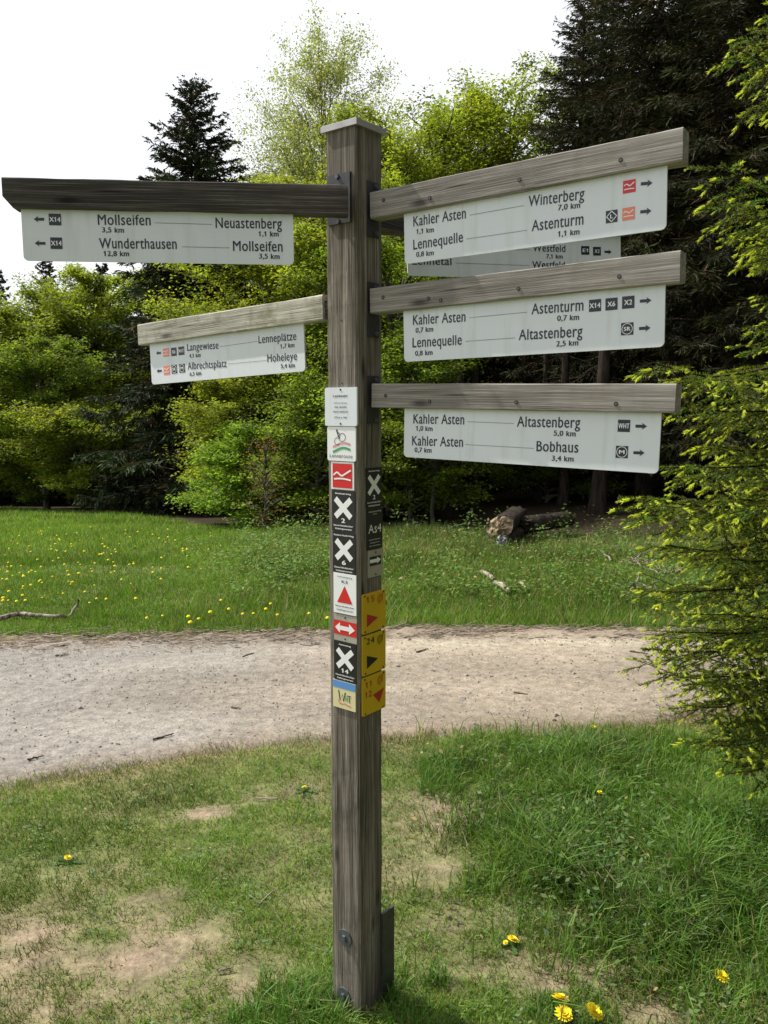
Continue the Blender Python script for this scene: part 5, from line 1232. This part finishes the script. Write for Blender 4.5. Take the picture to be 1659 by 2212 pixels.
# big log with a sawn end and a second one under it
def log(u, v, y, r, L, az, lab, facecol, seed, dz=0.0):
    rg = np.random.default_rng(seed); c = P(u, v, y)
    e = empty('log', c, lab, 'log'); k = 22; a = np.linspace(0, 2 * np.pi, k, endpoint=False)
    rad = r * (1 + 0.10 * np.sin(a * 2 + seed) + 0.05 * rg.standard_normal(k)); n = 9
    d = np.array([math.cos(az), math.sin(az), 0]); s_ = np.array([-math.sin(az), math.cos(az), 0]); upv = np.array([0, 0, 1])
    V = []
    for i in range(n):
        t = i / (n - 1); rr = rad * (1 - 0.12 * t) * (1 + 0.03 * rg.standard_normal(k))
        V.append(d * L * t + np.outer(np.cos(a) * rr, s_) + np.outer(np.sin(a) * rr, upv))
    V = np.vstack(V); idx = np.arange(n * k).reshape(n, k); A_ = idx[:-1]; B_ = np.roll(A_, -1, 1); D_ = idx[1:]; C_ = np.roll(D_, -1, 1)
    link('bark', mesh('bark', V, [np.stack([A_, B_, C_, D_], -1).reshape(-1, 4), idx[-1][None]], [M['bark_sp']], None, True), e)
    A = Acc(); prev = None; rings = [1.0, 0.8, 0.55, 0.3]; VV = []
    for j, q in enumerate(rings):
        off = rg.standard_normal(k) * 0.018 * (j > 0) - 0.03 * (1 - q) * (1 + np.sin(a + 1)) ; VV.append(-d * 0.002 + np.outer(off, d) + np.outer(np.cos(a) * rad * q * 0.97, s_) + np.outer(np.sin(a) * rad * q * 0.97, upv))
    VV.append((-d * 0.05)[None]); VV = np.vstack(VV); idx = np.arange(4 * k).reshape(4, k); A_ = idx[:-1]; B_ = np.roll(A_, -1, 1); D_ = idx[1:]; C_ = np.roll(D_, -1, 1)
    tri = np.stack([idx[3], np.roll(idx[3], -1), np.full(k, 4 * k)], -1)
    link('cut_end', mesh('cut_end', VV, [np.stack([A_, B_, C_, D_], -1).reshape(-1, 4)[:, ::-1], tri[:, ::-1]], [facecol], None, False), e)
M['cut'] = barkmat('cut_wood', (0.20, 0.14, 0.09), (0.48, 0.37, 0.26), 9); M['cut2'] = barkmat('grey_cut_wood', (0.06, 0.06, 0.07), (0.4, 0.4, 0.42), 9)
log(1080, 1140, 10.3, 0.165, 1.2, math.radians(72), 'thick log with pale broken end lying at the forest edge', M['cut'], 3)
log(1084, 1172, 10.15, 0.085, 1.2, math.radians(66), 'smaller log with whitish end under the thick log', M['cut2'], 5)
log(1135, 1133, 10.9, 0.13, 0.9, math.radians(40), 'dark mossy log lying behind the thick log', M['bark_sp'], 8)
# twigs on the track
for (u0, v0, u1, v1, lab) in ((330, 1602, 375, 1590, 'thin dark twig on the track left of the post'), (500, 1532, 520, 1535, 'short brown wood chip in the middle of the track'), (60, 1646, 95, 1638, 'short stick near the lower left edge of the track'),
                         (120, 1420, 150, 1418, 'small stick on the track below the curved branch'), (525, 1422, 548, 1414, 'small dark stick near the far track edge'), (900, 1412, 925, 1405, 'twig on the track just right of the post'),
                         (1360, 1410, 1400, 1416, 'thin twig on the track near the spruce'), (1110, 1500, 1140, 1504, 'wood splinter on the track below the lowest panel'), (760, 1412, 790, 1404, 'twig partly behind the post on the track')):
    stick('twig', lab, 'twig', [Gp(u0, v0, 0.012), Gp(u1, v1, 0.014)], (0.006, 0.003), M['deaddark'])
for (u0, v0, u1, v1, lab) in ((560, 1960 - 0, 590, 1932, 'dry straw-coloured twig in the worn lawn left of the post'), (555, 1730, 600, 1732, 'pale thin twig lying in the grass below the track'), (470, 2045 + 60, 500, 2100, 'small dry twig on the bare soil left')):
    stick('dry_twig', lab, 'twig', [Gp(u0, v0, 0.012), Gp(u1, v1, 0.016)], (0.004, 0.002), M['deadwood'])
# litter of twigs and roots along the far edge of the track
n = 3200; x = rng.uniform(-4.2, 4.2, n); y = far_y(x) + rng.normal(-0.06, 0.12, n) * (0.4 + 1.2 * fbm(x * 2, x * 0 + 1, 3)); a = rng.uniform(-0.7, 0.7, n); L = rng.uniform(0.02, 0.13, n)
d = np.stack([np.cos(a), np.sin(a), rng.uniform(-.1, .25, n)], -1); o0 = np.stack([x, y, gzr(x, y) + 0.004], -1)
tw = np.stack([o0, o0 + d * L[:, None]], 1); V, Q = tubes(tw, np.tile([[0.0035, 0.002]], (n, 1)) * rng.uniform(0.5, 1.4, (n, 1)), 3)
g = link('twig_litter', mesh('twig_litter', V, [Q], [leafmat('litter', 0, 0.9, 0.1)], np.repeat(rng.uniform(0.07, 0.34, n)[:, None] * np.array([1, 0.82, 0.64]), 6, 0))); tag(g, 'dry twigs and churned crumbs along the far edge of the track', kind='stuff')

# ------------------------------------------------------------------ dandelions
def dandelion_meshes(r, seed):
    rg = np.random.default_rng(seed); A = Acc()
    for ring_, (nn_, el, rr) in enumerate(((26, 0.12, 1.0), (24, 0.45, 0.86), (20, 0.8, 0.66), (14, 1.15, 0.42))):
        for i in range(nn_):
            a = 2 * math.pi * (i + 0.5 * (ring_ % 2)) / nn_ + rg.normal(0, 0.05); L = r * rr * rg.uniform(0.85, 1.1); w = r * 0.085
            d = np.array([math.cos(a) * math.cos(el), math.sin(a) * math.cos(el), math.sin(el)]); s_ = np.array([-math.sin(a), math.cos(a), 0]) * w
            A.add([d * L * 0.15 - s_ * .6, d * L * 0.15 + s_ * .6, d * L * 0.97 + s_, d * L - s_ * .9], [[0, 1, 2, 3]])
    head = A.mesh('flower_head', [M['petal']])
    return head
heads = [dandelion_meshes(0.019, s) for s in (1, 2)]
def rosette(seed, n, L):
    rg = np.random.default_rng(seed); A = Acc()
    for i in range(n):
        a = 6.28 * i / n + rg.normal(0, .2); l = L * rg.uniform(0.7, 1.2); el = rg.uniform(0.1, 0.7); d = np.array([math.cos(a) * math.cos(el), math.sin(a) * math.cos(el), math.sin(el)]); s_ = np.array([-math.sin(a), math.cos(a), 0])
        pts = []; F = []
        for j, (f, w) in enumerate(((0, .04), (.25, .12), (.4, .06), (.55, .17), (.7, .09), (.85, .16), (1, .01))):
            c = d * l * f - np.array([0, 0, 0.3 * l * f * f]); pts += [c - s_ * w * l, c + s_ * w * l]
            if j: F.append([2 * j - 2, 2 * j - 1, 2 * j + 1, 2 * j])
        A.add(pts, F, 0, np.array([0.06, 0.12, 0.03]) * rg.uniform(.7, 1.3))
    return A.mesh('leaves', [M['herb']])
def near_dandelion(u, v, lab, r=1.0, h=0.03, leaves=True, tilt=(0.3, 0)):
    # v is where the head shows; put the root on the ground below it
    g_ = G(u, v); y = g_[1]
    for _ in range(6): p = P(u, v, y); y -= (p[2] - float(gz(p[0], y)) - h) * -0.9 if False else 0; break
    # find distance at which the ray is h above ground
    lo, hi = 1.0, 60.0
    for _ in range(40):
        m = (lo + hi) / 2; p = P(u, v, m)
        if p[2] - float(gz(p[0], m)) > h: lo = m
        else: hi = m
    p = P(u, v, lo); base = np.array([p[0], p[1], float(gz(p[0], p[1]))])
    e = empty('dandelion', base, lab, 'dandelion')
    hd = link('flower_head', heads[int(u) % 2], e); hd.location = (0, 0, h); hd.scale = (r,) * 3; hd.rotation_euler = (tilt[0], tilt[1], u)
    q = np.array([[0, 0, -0.01], [0.004, 0, h * 0.5], [0, 0, h]]); A = Acc(); A.add(*tubes(q[None], np.array([[0.002, 0.0018, 0.0016]]), 5)); link('stem', A.mesh('stem', [M['stem']], True), e)
    if leaves: link('leaves', rosette(int(u), 7, 0.07), e)
near_dandelion(1209, 2158, 'upper left bloom of the dandelion trio at the bottom edge', 1.45, 0.05, True, (0.5, 0))
near_dandelion(1218, 2190, 'lower bloom of the dandelion trio at the bottom edge', 1.35, 0.035, False, (0.2, 0.2))
near_dandelion(1282, 2186, 'right bloom of the dandelion trio at the bottom edge', 1.5, 0.045, True, (0.3, 0.5))
near_dandelion(1108, 2030, 'dandelion in the worn lawn right of the post foot', 1.1, 0.02, True)
near_dandelion(1092, 2036, 'small half-closed dandelion touching the one right of the post foot', 0.5, 0.02, False)
near_dandelion(1559, 2110, 'single dandelion in the lower right corner', 1.2, 0.03, True)
near_dandelion(1296, 1712, 'dandelion in the middle of the lush grass', 0.75, 0.12, False)
near_dandelion(1282, 1571, 'left dandelion of the pair at the track edge', 0.9, 0.05, False)
near_dandelion(1309, 1581, 'right dandelion of the pair at the track edge', 0.75, 0.05, False)
near_dandelion(657, 1701, 'dandelion in the grass just left of the post below the track', 0.75, 0.02, True)
near_dandelion(146, 1853, 'dandelion among grass at the left below the track', 0.8, 0.02, True)
# small ones in the meadow: one mesh each, too small to show parts
def small_d():
    A = Acc(); k = 8; a = np.linspace(0, 6.28, k, endpoint=False)
    V = np.vstack([np.c_[np.cos(a) * 0.021, np.sin(a) * 0.021, np.full(k, 0.0)], np.c_[np.cos(a) * 0.013, np.sin(a) * 0.013, np.full(k, 0.012)], [[0, 0, 0.015]]])
    i = np.arange(k); j = (i + 1) % k
    A.V.append(V); A.n = len(V); A.F += [np.stack([i, j, j + k, i + k], -1), np.stack([i + k, j + k, np.full(k, 2 * k)], -1)]; A.M += [0, 0]
    A.add(*tubes(np.array([[[0, 0, -0.14], [0, 0, 0.0]]]), np.array([[0.002, 0.002]]), 3), 1)
    return A.mesh('dandelion', [M['petal'], M['stem']])
sd_ = small_d()
spots = [(408, 1347, 1.3), (552 - 140, 1360, 1.4), (455, 1337, 1.3), (430, 1352, 1.0), (495, 1330, 1.1), (525, 1341, 1.0), (575, 1330, 1.2), (548, 1340, 0.9), (600, 1343, 1.0), (668, 1340, 1.1), (708, 1350, 1.2), (352, 1345, .8), (318, 1350, 1.0), (478, 1310, 1.0), (585, 1318, 1.0), (1418, 1330, 1.0), (8, 1305, 1.2), (20, 1290, 1.0)]
ii = 0
for (u, v, s) in spots:
    g_ = G(u, v + 6); o = link('dandelion', sd_); s *= 0.7; o.location = (g_[0], g_[1], g_[2] + 0.08); o.scale = (s, s, s); ii += 1
    tag(o, 'small yellow dandelion in the grass along the far side of the track', 'dandelion', 'dandelions along the track edge')
rd_ = np.random.default_rng(9); cnt = 0
while cnt < 130:
    u = rd_.uniform(0, 520) * rd_.random() ** 0.25; v = 1150 + 178 * rd_.random()
    if rd_.random() < (v - 1150) / 178 * u / 330: continue
    g_ = G(u, v); o = link('dandelion', sd_); s = rd_.uniform(0.4, 0.85); o.location = (g_[0], g_[1], g_[2] + 0.10); o.scale = (s, s, s); cnt += 1
    tag(o, 'tiny yellow dandelion dotted over the meadow at the left', 'dandelion', 'dandelions in the left meadow')
print('objects', len(bpy.data.objects), 'tris', sum(sum(max(1, p.loop_total - 2) for p in m.polygons) if len(m.polygons) < 5000 else len(m.loops) - 2 * len(m.polygons) for m in bpy.data.meshes))
